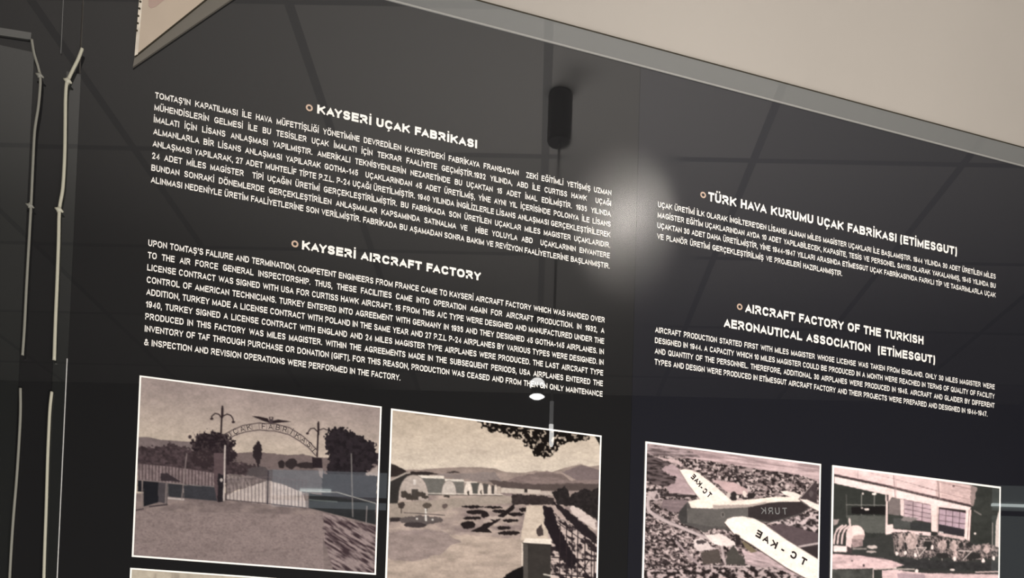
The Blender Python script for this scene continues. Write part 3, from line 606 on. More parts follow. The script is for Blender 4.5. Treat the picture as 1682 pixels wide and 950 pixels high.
def paint_plane(P):
    P.c[:] = (100, 88, 88)
    full = np.ones(P.x.shape)
    P.blotch(full, ((48, 41, 41), (150, 133, 131)), 26, 13, 1, .1, .34, .66)
    n = np.clip((P.noise(17, 11, 2, 2, .15)-.60)/.05, 0, 1); P.mix(n*.9, (196, 178, 174))
    n = np.clip((P.noise(15, 12, 6, 2, -.2)-.62)/.05, 0, 1); P.mix(n*.9, (34, 28, 28))
    top = P.pmask([(20, 20), (1240, 165), (1240, 310), (1130, 262), (960, 232), (760, 205), (600, 178), (420, 150), (250, 130), (40, 90)], 10, 30, 3)
    P.blotch(top, ((146, 126, 126), (196, 172, 171)), 130, 9, 4, .12, .3, .62)
    P.blotch(P.pmask([(40, 40), (330, 80), (420, 130), (250, 130), (40, 110)], 8), ((92, 80, 80), (160, 142, 142)), 60, 8, 5, .1)
    P.poly([(150, 195), (225, 175), (290, 225), (395, 385), (200, 372), (190, 322), (250, 272), (150, 225)], (164, 143, 144), 5, 20, 6, .92+.16*P.noise(80, 10, 7))
    P.poly([(130, 130), (270, 150), (300, 190), (240, 170), (140, 140)], (186, 164, 162), 6); P.poly([(480, 282), (640, 300), (730, 345), (745, 390), (600, 372), (530, 310)], (184, 158, 156), 6)
    P.blotch(P.pmask([(40, 100), (160, 150), (230, 168), (140, 210), (250, 268), (240, 305), (190, 325), (120, 320), (40, 270)], 12), ((40, 34, 34), (96, 84, 84)), 40, 9, 8, .1)
    P.poly([(160, 415), (330, 418), (300, 490), (250, 510), (150, 470)], (118, 103, 104), 6, 20, 9, .85+.3*P.noise(60, 8, 10)); P.line([(130, 385), (390, 395)], 16, (52, 45, 45))
    P.line([(92, 372), (66, 398), (56, 440), (64, 492), (110, 530), (200, 572), (300, 612), (430, 666), (560, 710), (650, 745)], 24, (176, 160, 158)); P.line([(92, 500), (200, 562), (300, 602), (430, 656), (560, 700)], 5, (120, 108, 108)); P.ell(112, 395, 30, 34, (170, 154, 152), 12); P.ell(118, 398, 14, 16, (80, 70, 70), 8)
    P.poly([(440, 656), (560, 652), (640, 700), (655, 730), (560, 735), (500, 715)], (222, 206, 200), 6); P.poly([(368, 690), (420, 680), (460, 700), (490, 740), (540, 750), (400, 768), (372, 745)], (206, 190, 186), 6); P.ell(420, 706, 36, 14, (70, 62, 62), 8)
    P.line([(250, 700), (330, 795), (430, 880)], 15, (150, 134, 134)); P.line([(430, 868), (750, 872)], 6, (190, 175, 172)); P.poly([(420, 775), (540, 755), (556, 845), (430, 856)], (78, 70, 66), 6)
    P.line([(560, 740), (575, 830), (620, 900)], 18, (168, 152, 150)); P.poly([(588, 860), (596, 780), (640, 728), (680, 790), (712, 810), (715, 862)], (70, 66, 62), 10); P.poly([(700, 760), (860, 770), (1100, 930), (1000, 960), (720, 850)], (168, 148, 148), 12, 26, 11, .7+.6*P.noise(60, 10, 12, 3, .2))
    P.blotch(P.pmask([(430, 880), (900, 875), (1130, 960), (420, 1200), (0, 1200), (0, 900)], 10), ((38, 32, 32), (176, 158, 156)), 22, 15, 13, 0, .42, .62)
    P.blotch(P.pmask([(860, 560), (1000, 545), (1180, 500), (1225, 500), (1225, 650), (1000, 600)]), ((46, 40, 40), (196, 178, 176)), 22, 18, 14, 0, .38, .62)
    P.poly([(870, 600), (960, 580), (1080, 610), (1225, 650), (1225, 720), (1090, 745), (960, 668)], (84, 72, 74), 4); P.line([(1080, 738), (1222, 712)], 14, (168, 154, 152)); P.poly([(1085, 745), (1222, 722), (1222, 830), (1160, 800)], (52, 45, 46))
    # the aircraft
    P.poly([(262, 535), (272, 498), (330, 432), (350, 470), (600, 470), (740, 462), (860, 435), (1095, 425), (1160, 470), (1105, 512), (1000, 548), (880, 576), (800, 565), (720, 545), (605, 548), (600, 600), (640, 640), (600, 625), (500, 612), (440, 640), (380, 608), (290, 582)], (78, 74, 72))
    P.poly([(330, 478), (740, 470), (735, 540), (605, 545), (590, 600), (470, 600), (330, 572)], (90, 86, 83), 6); P.poly([(735, 462), (860, 440), (1090, 430), (1150, 470), (1100, 508), (1000, 540), (880, 568), (740, 540)], (52, 46, 46), 2); P.poly([(262, 535), (272, 498), (320, 440), (330, 575), (290, 582)], (60, 57, 56))
    P.poly([(335, 432), (420, 408), (540, 418), (640, 425), (800, 412), (930, 398), (1100, 402), (1090, 432), (950, 432), (830, 445), (740, 462), (600, 468), (480, 478), (352, 474)], (233, 216, 203)); P.poly([(500, 455), (740, 452), (860, 432), (860, 446), (740, 470), (500, 482)], (168, 154, 146), 3)
    P.poly([(272, 218), (300, 211), (345, 215), (400, 236), (500, 312), (625, 422), (560, 442), (412, 416), (330, 312)], (236, 219, 208)); P.line([(272, 218), (330, 312), (410, 416)], 4, (120, 106, 104))
    P.poly([(578, 575), (600, 548), (640, 535), (700, 531), (780, 546), (865, 592), (1000, 690), (1225, 828), (1225, 975), (1130, 950), (1000, 880), (760, 722), (640, 650)], (240, 225, 214)); P.line([(580, 580), (640, 652), (760, 724), (1000, 884), (1130, 955)], 6, (70, 60, 58)); P.line([(862, 594), (1000, 690), (1220, 826)], 4, (110, 98, 96))
    P.ell(640, 390, 20, 28, (48, 42, 42), 4); P.ell(760, 390, 28, 20, (48, 42, 42), 6); P.ell(605, 385, 14, 18, (196, 180, 172), 5); P.ell(715, 380, 14, 22, (220, 204, 194), 4); P.ell(668, 400, 10, 14, (210, 194, 186), 4)
    P.poly([(1078, 416), (1150, 335), (1185, 295), (1203, 290), (1206, 442), (1140, 440)], (64, 55, 56)); P.line([(1090, 410), (1150, 340), (1188, 296)], 5, (160, 146, 142)); P.ell(1166, 378, 14, 22, (84, 75, 75), 4)
    P.poly([(955, 362), (1000, 357), (1060, 370), (1105, 392), (1062, 414), (990, 386)], (232, 216, 206)); P.poly([(1085, 414), (1140, 418), (1225, 458), (1225, 500), (1180, 478)], (238, 222, 212))
    P.poly([(650, 648), (682, 662), (688, 725), (656, 725)], (46, 40, 40)); P.poly([(690, 690), (740, 720), (800, 770), (760, 780), (720, 745)], (110, 98, 80), 3); P.line([(327, 478), (329, 575)], 3, (118, 112, 108)); P.line([(735, 470), (737, 545)], 3, (104, 98, 95)); P.ell(567, 520, 13, 18, (124, 118, 112)); P.ell(567, 520, 8, 13, (66, 62, 60))

def paint_factory(P):
    P.c[:] = (47, 48, 45); P.c *= (.85+.3*P.noise(80, 60, 1))[..., None]
    pk = (203, 178, 175)
    P.poly([(92, 82), (560, 142), (890, 184), (1172, 226), (1168, 388), (900, 332), (520, 238), (92, 146)], pk, 0, 8, 1, .94+.1*P.noise(90, 60, 2))
    P.poly([(890, 186), (1172, 228), (1165, 382), (890, 322)], (182, 157, 153), 0, 8, 2, .92+.16*P.noise(70, 9, 3, 3, .2))
    P.poly([(92, 156), (520, 246), (900, 338), (1165, 398), (1150, 424), (900, 396), (850, 384), (560, 322), (500, 298), (92, 208)], (216, 190, 186))
    P.line([(92, 142), (500, 228), (900, 324), (1165, 384)], 12, (66, 50, 52)); P.line([(520, 236), (900, 318)], 7, (96, 78, 78)); P.line([(92, 146), (92, 214)], 8, (60, 46, 48)); P.line([(95, 207), (500, 298)], 4, (226, 206, 200))
    P.line([(280, 108), (280, 170)], 3, (130, 110, 110)); P.line([(560, 150), (572, 320)], 5, (120, 100, 100)); P.line([(576, 150), (580, 320)], 3, (150, 128, 126)); P.line([(905, 190), (915, 330)], 6, (120, 100, 98)); P.line([(925, 195), (928, 330)], 3, (226, 204, 198)); P.line([(380, 130), (560, 175)], 3, (150, 128, 128)); P.line([(570, 178), (900, 268)], 3, (128, 108, 106)); P.line([(760, 235), (900, 272), (1160, 340)], 4, (140, 118, 116)); P.line([(920, 200), (1180, 260)], 6, (140, 118, 114)); P.ell(1028, 232, 10, 8, (90, 72, 72))
    P.poly([(1160, 228), (1212, 240), (1195, 330), (1185, 385), (1162, 385)], (128, 112, 108), 8)
    P.poly([(560, 322), (620, 335), (605, 465), (520, 450), (520, 340)], (104, 94, 92), 3)
    def window(q, nx, ny, col):
        P.poly(q, col, 0, 8, 0, .9+.2*P.noise(40, 30, 5))
        (a, b, c, d) = q; L = lambda p, r, t: (p[0]+(r[0]-p[0])*t, p[1]+(r[1]-p[1])*t)
        for i in range(nx+1): P.line([L(a, b, i/nx), L(d, c, i/nx)], 4, (72, 58, 62))
        for j in range(ny+1): P.line([L(a, d, j/ny), L(b, c, j/ny)], 4, (72, 58, 62))
    window([(640, 338), (858, 382), (850, 520), (640, 480)], 3, 4, (166, 144, 148)); window([(915, 408), (1130, 442), (1122, 575), (912, 545)], 4, 3, (160, 138, 146))
    P.line([(915, 402), (1130, 438)], 12, (48, 38, 40)); P.poly([(612, 335), (642, 342), (640, 470), (612, 460)], (206, 182, 178))
    P.poly([(560, 480), (690, 490), (690, 565), (560, 560)], (66, 66, 64), 3); P.poly([(690, 512), (842, 522), (850, 588), (690, 566)], (46, 46, 46), 2); P.poly([(640, 470), (760, 480), (700, 515), (620, 500)], (112, 104, 102), 8)
    P.poly([(908, 528), (1122, 572), (1116, 628), (905, 592)], (44, 41, 44)); P.line([(915, 590), (945, 594)], 6, (206, 196, 190))
    P.poly([(556, 566), (850, 594), (850, 622), (556, 596)], pk, 3); P.poly([(900, 592), (1120, 630), (1114, 656), (905, 618)], (196, 172, 168), 4, 8, 6, .8+.3*P.noise(16, 16, 6))
    P.poly([(850, 380), (912, 392), (906, 592), (854, 586)], (212, 187, 181)); P.line([(902, 392), (900, 590)], 4, (150, 128, 124)); P.poly([(1125, 412), (1168, 418), (1152, 668), (1110, 640)], (213, 189, 183)); P.line([(1150, 420), (1136, 650)], 5, (120, 102, 98)); P.line([(1166, 420), (1154, 662)], 4, (80, 66, 64))
    P.poly([(92, 214), (496, 302), (496, 470), (92, 480)], (44, 45, 42)); P.line([(190, 300), (195, 480)], 5, (84, 82, 78)); P.line([(310, 300), (306, 530)], 6, (112, 110, 104)); P.line([(410, 300), (405, 580)], 8, (104, 102, 97)); P.line([(190, 378), (500, 382)], 5, (120, 117, 112)); P.poly([(230, 395), (500, 390), (500, 455), (230, 450)], (26, 24, 24))
    for e in ((320, 291, 8, 8), (408, 293, 18, 9), (350, 414, 20, 9), (314, 404, 10, 5), (1196, 603, 9, 9)): P.ell(*e, (222, 206, 198), 2)
    P.poly([(200, 460), (500, 465), (500, 600), (360, 600), (200, 520)], (74, 74, 70), 6)
    P.poly([(497, 238), (550, 262), (552, 312), (522, 352), (496, 350)], (205, 182, 177)); P.line([(507, 300), (504, 605)], 16, (198, 176, 171)); P.poly([(498, 536), (555, 530), (560, 602), (500, 612)], (208, 184, 179)); P.poly([(505, 300), (522, 300), (520, 350), (505, 350)], (84, 72, 72))
    # engines and benches
    P.poly([(80, 690), (560, 600), (1385, 700), (1385, 900), (80, 780)], (48, 48, 46), 10)
    m_ = P.pmask([(540, 600), (700, 590), (780, 630), (900, 610), (1000, 650), (1140, 660), (1200, 700), (1300, 680), (1375, 700), (1375, 790), (1250, 800), (1060, 830), (960, 770), (740, 800), (600, 780)], 14, 16, 7)
    P.blotch(m_, ((40, 37, 37), (176, 156, 150)), 20, 30, 8, .35, .44, .62)
    P.blotch(m_*.7, ((34, 31, 31), (150, 134, 130)), 9, 12, 18, -.5, .3, .7)
    for cx, cy, rx, ry, a in ((700, 660, 46, 64, .75), (618, 650, 20, 54, .6), (942, 690, 36, 40, .7), (1030, 700, 26, 46, .75), (1042, 770, 20, 40, .7), (1286, 726, 26, 34, .8), (1215, 715, 24, 16, .6)):
        P.ell(cx, cy, rx, ry, (196, 172, 166), 14, 12, 9, .62+.6*P.noise(8, 30, 10, 3, .2), a)
    for cx, cy, rx, ry in ((770, 604, 14, 8), (880, 606, 26, 16), (985, 690, 12, 30), (1085, 690, 16, 22), (825, 690, 34, 44), (655, 705, 10, 36), (940, 775, 54, 22), (1150, 690, 30, 16), (1180, 780, 60, 30)): P.ell(cx, cy, rx, ry, (42, 40, 39), 10, 12, 19)
    P.line([(690, 600), (720, 640)], 8, (120, 106, 102)); P.line([(560, 640), (570, 760)], 8, (110, 98, 95)); P.line([(606, 640), (600, 740)], 6, (150, 134, 128)); P.line([(770, 655), (860, 662)], 5, (170, 154, 148))
    for cx, cy in ((650, 755), (585, 760), (860, 710), (1035, 800), (1258, 815), (1340, 795), (730, 770), (740, 895), (572, 878)): P.ell(cx, cy, 12, 18, (214, 196, 190), 6)
    for a in ([(735, 712), (815, 712), (760, 780), (735, 712)], [(1065, 738), (1170, 740), (1100, 810)]): P.line(a, 7, (186, 170, 164))
    for x in (745, 838, 938): P.line([(x, 800), (x, 880)], 8, (128, 120, 114))
    P.poly([(600, 800), (1385, 835), (1385, 895), (640, 880)], (42, 41, 41), 5, 12, 11, .8+.5*P.noise(30, 20, 12))
    for i, x in enumerate((100, 128, 160)): P.line([(x+60, 540), (x+20, 570), (x, 620), (x-6, 680)], 15, (190, 168, 164)); P.line([(x+48, 560), (x+14, 600), (x+4, 680)], 6, (56, 48, 48))
    P.ell(262, 610, 72, 72, (212, 186, 180), 4); P.poly([(192, 600), (232, 545), (240, 640), (225, 740), (185, 740)], (194, 170, 166), 3); P.poly([(232, 642), (318, 642), (320, 700), (236, 715)], (140, 120, 118), 3, 8, 13, .7+.5*P.noise(20, 6, 14)); P.line([(215, 490), (222, 560)], 16, (190, 172, 166)); P.poly([(245, 620), (335, 610), (330, 640), (240, 645)], (160, 138, 134), 4)
    P.line([(245, 722), (345, 722)], 12, (120, 112, 108)); P.ell(392, 708, 42, 14, (176, 162, 156), 5); P.ell(385, 745, 40, 10, (150, 138, 133), 5); P.poly([(90, 494), (135, 490), (120, 530), (92, 540)], (140, 126, 122), 4)
    P.poly([(90, 696), (190, 702), (194, 748), (90, 745)], (212, 190, 186)); P.poly([(194, 700), (236, 720), (236, 760), (198, 752)], (60, 52, 52))
    P.poly([(78, 760), (300, 775), (480, 795), (580, 825), (645, 850), (560, 872), (78, 882)], (184, 158, 157), 3, 14, 14, .8+.36*P.noise(44, 18, 15)); P.line([(80, 758), (300, 773), (560, 812)], 5, (62, 52, 53)); P.ell(326, 852, 8, 11, (60, 50, 52)); P.ell(236, 816, 8, 5, (60, 50, 52))
    P.poly([(70, 886), (405, 880), (405, 1200), (70, 1200)], (62, 62, 59), 0, 8, 0, .7+.5*P.noise(40, 30, 16)); P.poly([(470, 890), (560, 885), (800, 912), (1385, 922), (1385, 1200), (470, 1200)], (194, 168, 167), 4, 12, 16, .85+.25*P.noise(50, 20, 17)); P.poly([(590, 912), (800, 920), (820, 1000), (590, 960)], (150, 130, 134), 5); P.line([(800, 900), (1385, 915)], 8, (52, 46, 46)); P.line([(405, 880), (560, 872)], 12, (176, 154, 150)); P.line([(400, 882), (404, 1100)], 8, (170, 156, 150)); P.line([(560, 880), (720, 882)], 12, (150, 140, 134)); P.ell(1018, 886, 20, 8, (190, 176, 170), 3); P.line([(1200, 905), (1385, 900)], 10, (180, 158, 154))
    P.poly([(1358, 520), (1376, 440), (1390, 400), (1390, 720), (1352, 700)], (186, 172, 165), 2); P.line([(1332, 520), (1330, 690)], 6, (150, 140, 134)); P.line([(1190, 425), (1240, 455)], 12, (104, 98, 94))

def paint_pale(P):
    P.c[:] = (176, 166, 150); P.c *= (.94+.12*P.noise(60, 30, 1))[..., None]
    for x in (255, 283, 288, 293, 420): P.line([(x, 944), (x-3, 1060)], 3, (120, 110, 100), .7)
    P.poly([(200, 985), (700, 1010), (700, 1200), (200, 1200)], (120, 108, 102), 6, 20, 2)

def photo(label, quad, org, sc, painter, seed, step=1.0, bw=3.0, grain=.12, gain=.8):
    """quad: pixels of the four outer corners TL, TR, BR, BL (estimated where the frame cuts them)"""
    q = [wall(*p) for p in quad]
    x0 = (q[0].x+q[3].x)/2; x1 = (q[1].x+q[2].x)/2; z1 = (q[0].z+q[1].z)/2; z0 = (q[2].z+q[3].z)/2
    t = thing('photo_print', label, 'photograph', ((x0+x1)/2, -.001, z0), 'black and white photo prints on the boards')
    bm = bmesh.new(); box(bm, (x0, -.0022, z0), (x1, -.0004, z1)); fin('border', bm, M_border, t)
    b = (wall(quad[0][0]+bw, quad[0][1]).x-q[0].x)
    a0, a1, c0, c1 = x0+b, x1-b, z0+b, z1-b
    pl, pr = project(np.array([a0, a1]), np.array([c1, c1])); nx = int(abs(pl[1]-pl[0])/step); nz = int(nx*(c1-c0)/(a1-a0)*1.02)
    X, Z = np.meshgrid(np.linspace(a0, a1, nx), np.linspace(c1, c0, nz)); px, py = project(X, Z, -.0026)
    P = Painter((px-org[0])*sc, (py-org[1])*sc, seed); painter(P)
    q = np.pad(P.c, ((1, 1), (1, 1), (0, 0)), 'edge'); n_ = P.c.shape                  # the softness and grain of an enlarged old print
    P.c = sum(q[i:i+n_[0], j:j+n_[1]]*w_ for i, a_ in enumerate((.22, .56, .22)) for j, w_ in enumerate((a_*.22, a_*.56, a_*.22)))
    P.c *= (1+grain*((P.noise(3.2*sc, 2.4*sc, 70, 2)-.5)+1.1*(P.noise(14*sc, 7*sc, 71, 3)-.5)))[..., None]
    v = np.stack([X, np.full(X.shape, -.0026), Z], -1).reshape(-1, 3)
    idx = np.arange(nx*nz).reshape(nz, nx); f = np.stack([idx[:-1, :-1], idx[1:, :-1], idx[1:, 1:], idx[:-1, 1:]], -1).reshape(-1, 4)
    me = bpy.data.meshes.new('picture'); me.from_pydata(v.tolist(), [], f.tolist())
    c = np.clip(P.c, 0, 255)/255; c = np.where(c <= .04045, c/12.92, ((c+.055)/1.055)**2.4)*gain
    at = me.color_attributes.new('print', 'FLOAT_COLOR', 'POINT')
    at.data.foreach_set('color', np.concatenate([np.clip(c, 0, .92), np.ones(c.shape[:2]+(1,))], -1).astype(np.float32).ravel())
    link('picture', me, M_print, t)
    return t
def letters(name, parent, items, material, org, sc, off=.18):
    """items: (char, centre in picture coordinates, reading direction, cap height, width factor, mirrored)"""
    want([i[0] for i in items], off); ink = Ink()
    for ch, (cx, cy), (dx, dy), cap, wf, mirror in items:
        co, fs = CACHE[(ch, off)]; c = wall(org[0]+cx/sc, org[1]+cy/sc); e = wall(org[0]+(cx+dx)/sc, org[1]+(cy+dy)/sc)
        r = Vector((e.x-c.x, e.z-c.z)).normalized(); up = Vector((-r.y, r.x))*(-1 if mirror else 1)
        k = capm(org[0]+cx/sc, org[1]+cy/sc, cap/sc)/CAPH; mx = (co[:, 0].min()+co[:, 0].max())/2
        ink.add(co, fs, lambda u, v: (c.x+(r.x*(u-mx)*wf+up.x*(v-CAPH/2))*k, -.0030, c.z+(r.y*(u-mx)*wf+up.y*(v-CAPH/2))*k))
    o = ink.build(name, material, parent); return o

O1, S1 = (210, 610), 1201/430
p1 = photo('sepia photograph of an arched factory gate between two lamp posts, left above the pale print', [(230, 617.3), (626.6, 669.5), (617, 946), (216, 914.5)], O1, S1, paint_gate, 1, .9)
word = "UÇAK FABRİKASI"; it = []
for i, ch in enumerate(word):
    if ch == ' ': continue
    t = (i+.6)/(len(word)+.1)
    a, b = along(ARCH_OUT, t), along(ARCH_IN, t); a2, b2 = along(ARCH_OUT, min(1, t+.03)), along(ARCH_IN, min(1, t+.03))
    it.append((ch, ((a[0]+b[0])/2, (a[1]+b[1])/2), (a2[0]+b2[0]-a[0]-b[0], a2[1]+b2[1]-a[1]-b[1]), 25, .9, False))
letters('arch_lettering', p1, it, mat('arch_ink', (.055, .042, .042), .6, 0, True), O1, S1, .15)
O2, S2 = (630, 660), 1212/370
p2 = photo('sepia photograph of curved hangar roofs and gardens under overhanging leaves, second from left', [(641.3, 671.8), (987.8, 716.6), (979.5, 985), (632.7, 948.6)], O2, S2, paint_hangars, 2, .9, gain=.70)
O3, S3 = (1050, 720), 1280/310
p3 = photo('photograph of a low-wing propeller plane flying over a town, third from left', [(1059, 727), (1347.7, 762), (1343, 987), (1053.5, 957)], O3, S3, paint_plane, 3, .85, gain=.88)
near = [('T', (1108, 838)), ('C', (1040, 796)), ('-', (968, 757)), ('K', (908, 722)), ('A', (856, 688)), ('E', (806, 655))]
far = [('T', (470, 388)), ('C', (440, 362)), ('-', (418, 335)), ('K', (402, 312)), ('A', (384, 290)), ('E', (362, 266))]
letters('wing_lettering', p3, [(c, p, (-300, -180), 52 if c != '-' else 50, 1.0, True) for c, p in near], M_letters_dark, O3, S3, .25)
letters('wing_lettering', p3, [(c, p, (-100, -110), 40, .72, True) for c, p in far], M_letters_dark, O3, S3, .25)
letters('fuselage_lettering', p3, [(c, (x, 498+(980-x)*-.02), (-100, 3), 46, .95, True) for c, x in (('T', 980), ('U', 930), ('R', 883), ('K', 836))], M_letters_grey, O3, S3, .17)
O4, S4 = (1350, 750), 4.75
p4 = photo('photograph of an aircraft engine workshop with tall windows, rightmost print', [(1366.5, 765.2), (1642, 800), (1640.5, 985), (1361.5, 962)], O4, S4, paint_factory, 4, .85, gain=1.15)
p5 = photo('pale print cut by the bottom of the picture, below the gate photograph', [(215.3, 932.5), (617, 963), (608, 1180), (203, 1160)], (0, 0), 1, paint_pale, 5, 2.0)

# ------------------------------------------------------------------ pointed board hanging into the top left
YB = -.006
def wz(px, py, y=YB): p = wall(px, py, y); return (p.x, p.z)
tip, rt, lt = wz(221, 92), wz(336, 0), wz(228.5, 0)
def ext(a, b, k): return (b[0]+(b[0]-a[0])*k, b[1]+(b[1]-a[1])*k)
rt2, lt2 = ext(tip, rt, .55), ext(tip, lt, .55)
t = thing('pointed_board', 'cream pointed board with taupe lower border and perforated left edge, at the top left', 'board', (tip[0], .0, tip[1]))
bm = bmesh.new(); prism(bm, [tip, rt2, lt2], YB, -.0002); fin('face', bm, M_point, t)
e_ = .0042
bm = bmesh.new(); prism(bm, [(tip[0]+.0, tip[1]), (tip[0]+e_, tip[1]+e_*.8), (lt2[0]+e_, lt2[1]), lt2], YB-.0006, YB-.0001)
fin('edge_strip', bm, M_point_edge, t)
b0, b1 = wz(218, 108), wz(376, 0); b1x = ext(b0, b1, .5)
bm = bmesh.new(); prism(bm, [tip, b0, b1x, rt2], YB+.002, -.0002); fin('border_band', bm, M_point_band, t)
bm = bmesh.new(); nrm = Vector((rt[1]-tip[1], -(rt[0]-tip[0]))).normalized()*.0013
prism(bm, [tip, (tip[0]+nrm.x, tip[1]+nrm.y), (rt2[0]+nrm.x, rt2[1]+nrm.y), rt2], YB-.0003, YB+.002); fin('border_line', bm, M_seamline, t)
pp = [wz(244, -14, YB), wz(244, 10, YB), wz(248, 14, YB), wz(256, 11, YB), wz(270, 0, YB), wz(282, -14, YB)]
bm = bmesh.new(); prism(bm, pp, YB-.0004, YB-.0001); o = fin('patch', bm, M_patch, t); o['label'] = 'dusty pink patch'
for py, px in ((2.5, 230.5), (14, 229), (26, 227), (38, 226), (50, 224.5)):
    c = wz(px, py, YB-.0008); bm = bmesh.new()
    prism(bm, [(c[0]+.0016*math.cos(a*math.pi/6), c[1]+.0016*math.sin(a*math.pi/6)) for a in range(12)], YB-.0009, YB-.0006); fin('perforation', bm, M_seamline, t)

# ------------------------------------------------------------------ cords and vertical strips at the left
YC = -.009
def strip(name, a, b, wpx, material, y0=-.002):
    (ax, az), (bx, bz) = wz(*a, 0), wz(*b, 0); ww = wall(a[0]+wpx, a[1]).x-wall(*a).x
    x = (ax+bx)/2
    bm = bmesh.new(); box(bm, (x, y0, min(az, bz)), (x+ww, -.0001, max(az, bz)), .0004); return struct(fin(name, bm, material))
strip('trim_3', (109, 118), (70, 985), 24, M_trim_dark)
strip('trim_4', (-60, 62), (-102, 985), 116, M_trim_dark)
strip('trim_5', (109, 590), (93, 985), 1.6, M_steel, -.004)
strip('trim_6', (104, -60), (102.5, 90), 1.2, M_trim, -.003)
a, b = wz(-60, 38, 0), wz(52, 56, 0)
bm = bmesh.new(); prism(bm, [a, b, (b[0], b[1]-.0095), (a[0], a[1]-.0105)], -.003, -.0001); struct(fin('reflection_band', bm, mat('reflection_grey', (.045, .045, .042), .5, 0, True, 1.9)))  # pale reflected band, modelled as a solid grey strip
def cord(label, pix, wpx, knots, material):
    pts = [wall(px, py, YC) for px, py in pix]; r = abs(wall(pix[0][0]+wpx/2, pix[0][1], YC).x-wall(*pix[0], YC).x)
    lo = pts[-1]
    t = thing('cord', label, 'cord', (lo.x, YC, lo.z), 'pale cords at the left edge')
    bm = bmesh.new(); tube(bm, smoothline(pts, 10), r, 12); fin('cord_length', bm, material, t, True)
    for kx, ky in knots:
        c = wall(kx, ky, YC); bm = bmesh.new()
        tube(bm, [c+Vector((-.0052, 0, .0018)), c+Vector((-.002, -.001, .0002)), c+Vector((.002, -.001, -.0004)), c+Vector((.0052, 0, -.0022))], [r*.5, r*1.05, r*1.1, r*.5], 10)
        tube(bm, [c+Vector((.0003, 0, .0034)), c+Vector((0, 0, 0)), c+Vector((-.0003, 0, -.0034))], [r*1.15, r*1.5, r*1.15], 12)
        box(bm, (c.x-.0016, YC, c.z-.0014), (c.x+.0016, -.0005, c.z+.0014), .0003)
        fin('knot', bm, material, t, True)
    return t
cord('brighter pale cord bent to the right at its top, beside the grey upright strip', [(135, 80), (128, 98), (119, 116), (112, 131), (109, 140), (107.5, 165), (107, 210), (106, 260), (103, 310), (97.5, 345), (96, 400), (93.5, 470), (91, 530), (89, 592)], 6, [(111, 133), (97, 345)], M_cord)
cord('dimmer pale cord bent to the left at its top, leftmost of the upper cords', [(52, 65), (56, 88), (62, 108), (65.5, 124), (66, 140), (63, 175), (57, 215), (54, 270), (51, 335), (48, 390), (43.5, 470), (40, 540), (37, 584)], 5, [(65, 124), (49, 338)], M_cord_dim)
cord('brighter lower cord below the gap, beside the bright thin upright line', [(85, 644), (82, 672), (80, 710), (78, 760), (76, 830), (73.5, 900), (71, 985)], 5.5, [], M_cord)
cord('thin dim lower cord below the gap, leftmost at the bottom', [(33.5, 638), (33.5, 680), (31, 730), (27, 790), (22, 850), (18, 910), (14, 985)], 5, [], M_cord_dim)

# ------------------------------------------------------------------ things in the room, seen mirrored in the boards
# pendant on a long rod
top = mirr_ceiling(921, 154); fw = (top.x-EYE.x)*sy_ + (-top.y-EYE.y)*cy_
zc = lambda px, py: mirr(px, py, fw).z
ppm = 1/ (mirr(922, 300, fw)-mirr(921, 300, fw)).length
t = thing('pendant_lamp', 'slim pendant with black cylinder canopy and lit tip, mirrored in the left board', 'lamp', (top.x, top.y, zc(912, 735)))
zb = zc(918, 235); r = 20/ppm
bm = bmesh.new(); lathe(bm, [(0, top.z-.001), (r*.93, top.z-.001), (r, top.z-.006), (r, zb+.006), (r*.93, zb), (0, zb)], top); fin('canopy', bm, M_black, t, False)
bm = bmesh.new(); lathe(bm, [(0, zb+.004), (2.2/ppm, zb+.004), (2.2/ppm, zc(913, 660)), (0, zc(913, 660))], top, 12); fin('rod', bm, M_rod, t)
bm = bmesh.new(); lathe(bm, [(0, zc(913, 659)), (3.2/ppm, zc(913, 660)), (3.2/ppm, zc(912, 698)), (0, zc(912, 698))], top, 16); fin('tube', bm, mat('pale_tube', (.5, .5, .5), .4, .5, emit=((1, 1, 1), 1.0)), t)
bm = bmesh.new(); lathe(bm, [(0, zc(912, 697)), (3.6/ppm, zc(912, 698)), (3.6/ppm, zc(912, 731)), (2/ppm, zc(912, 735)), (0, zc(912, 736))], top, 16); fin('lit_tip', bm, M_tube, t)
# small hanging spot with glowing cap and lens
F2 = 3.9; c = mirr(882, 652, F2); pm = 1/(mirr(883, 652, F2)-mirr(882, 652, F2)).length
z2 = lambda py: mirr(882, py, F2).z
t = thing('spotlight', 'small hanging spotlight with glowing cap and bright lens, mirrored beside the pendant', 'lamp', (c.x, c.y, z2(658)))
R2 = 12.5/pm
bm = bmesh.new(); lathe(bm, [(0, z2(622)), (R2*.55, z2(623)), (R2*.9, z2(627)), (R2, z2(633)), (R2, z2(636)), (0, z2(636))], c); fin('cap', bm, M_cap, t, True)
bm = bmesh.new(); lathe(bm, [(0, z2(635)), (R2*.8, z2(636)), (R2*.8, z2(650)), (0, z2(650))], c); fin('body', bm, M_black, t)
bm = bmesh.new(); lathe(bm, [(0, z2(648)), (R2*.6, z2(648.5)), (R2, z2(652)), (R2*.6, z2(655)), (0, z2(656))], c); fin('lens', bm, M_lens, t, True)
bm = bmesh.new(); lathe(bm, [(0, CEIL-.001), (.03, CEIL-.001), (.03, CEIL-.015), (.004, CEIL-.02), (.004, z2(624)), (0, z2(624))], c, 14); fin('stem', bm, mat('stem_grey', (.3, .3, .3), .5, .3), t)
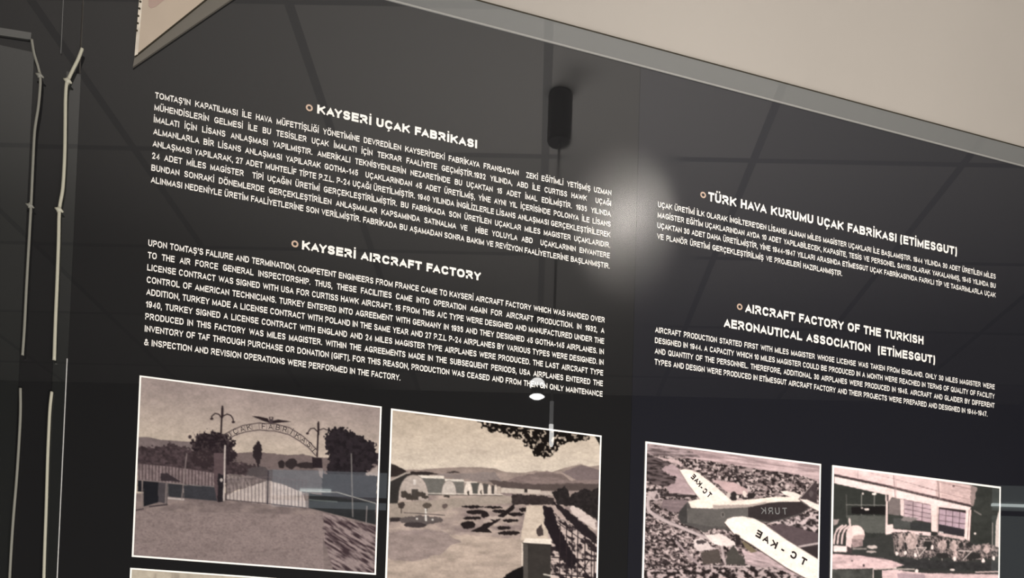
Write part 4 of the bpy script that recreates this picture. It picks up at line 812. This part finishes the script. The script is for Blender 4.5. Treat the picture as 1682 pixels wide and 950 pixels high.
# ceiling downlight whose glow spreads on the hazed patch
c = mirr_ceiling(1030, 350)
t = thing('ceiling_downlight', 'round ceiling downlight mirrored as a soft glow at the joint of the boards', 'lamp', (c.x, c.y, CEIL-.03))
bm = bmesh.new(); lathe(bm, [(.055, CEIL-.001), (.075, CEIL-.001), (.075, CEIL-.012), (.06, CEIL-.02), (.055, CEIL-.012), (.055, CEIL-.001)], c); fin('trim_ring', bm, M_trim, t, True)
bm = bmesh.new(); lathe(bm, [(0, CEIL-.016), (.04, CEIL-.015), (.055, CEIL-.006), (.055, CEIL-.002), (0, CEIL-.002)], c); fin('diffuser', bm, M_lamp, t, True)
# lit cabinets along the dark back wall
def cabinet(label, x0, x1, ytop, ybot, yline, xl0, xl1, glass, group='cabinets on the back wall'):
    FB = BACK-.30
    a, b = mirr(x0, ytop, FB), mirr(x1, ytop, FB); d = Vector((b.x-a.x, b.y-a.y, 0)); L = d.length; d.normalize(); n = Vector((-d.y, d.x, 0))
    if n.y > 0: n = -n
    zt = (a.z+b.z)/2
    t = thing('display_cabinet', label, 'cabinet', (a.x, a.y, 0), group)
    def slab(name, s0, s1, z0, z1, out, depth, material):
        bm = bmesh.new(); P = [a+d*s0-n*out, a+d*s1-n*out, a+d*s1+n*depth, a+d*s0+n*depth]
        lo = [bm.verts.new((p.x, p.y, z0)) for p in P]; hi = [bm.verts.new((p.x, p.y, z1)) for p in P]
        bm.faces.new(lo[::-1]); bm.faces.new(hi)
        for i in range(4): bm.faces.new((lo[i], lo[(i+1) % 4], hi[(i+1) % 4], hi[i]))
        return fin(name, bm, material, t)
    slab('body', 0, L, 0, zt, 0, .18, M_dark)
    slab('glass_front', .01, L-.01, mirr((x0+x1)/2, ybot, FB).z, zt-.01, .006, 0, glass)
    s0, s1 = (mirr(xl0, yline, FB)-mirr(x0, yline, FB)).length, (mirr(xl1, yline, FB)-mirr(x0, yline, FB)).length
    zl = mirr((xl0+xl1)/2, yline, FB).z
    slab('strip_light', s0, s1, zl-.006, zl+.006, .012, 0, M_strip)
    slab('shelf', 0, L, zl-.05, zl-.028, .015, 0, M_black)
    slab('plinth', 0.0, L, 0, .08, .02, 0, M_black)
    return t
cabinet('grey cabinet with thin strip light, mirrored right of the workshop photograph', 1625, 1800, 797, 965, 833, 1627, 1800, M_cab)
cabinet('cabinet glowing pale blue, mirrored over the right of the gate photograph', 445, 640, 772, 836, 807, 495, 545, M_blue_glow)
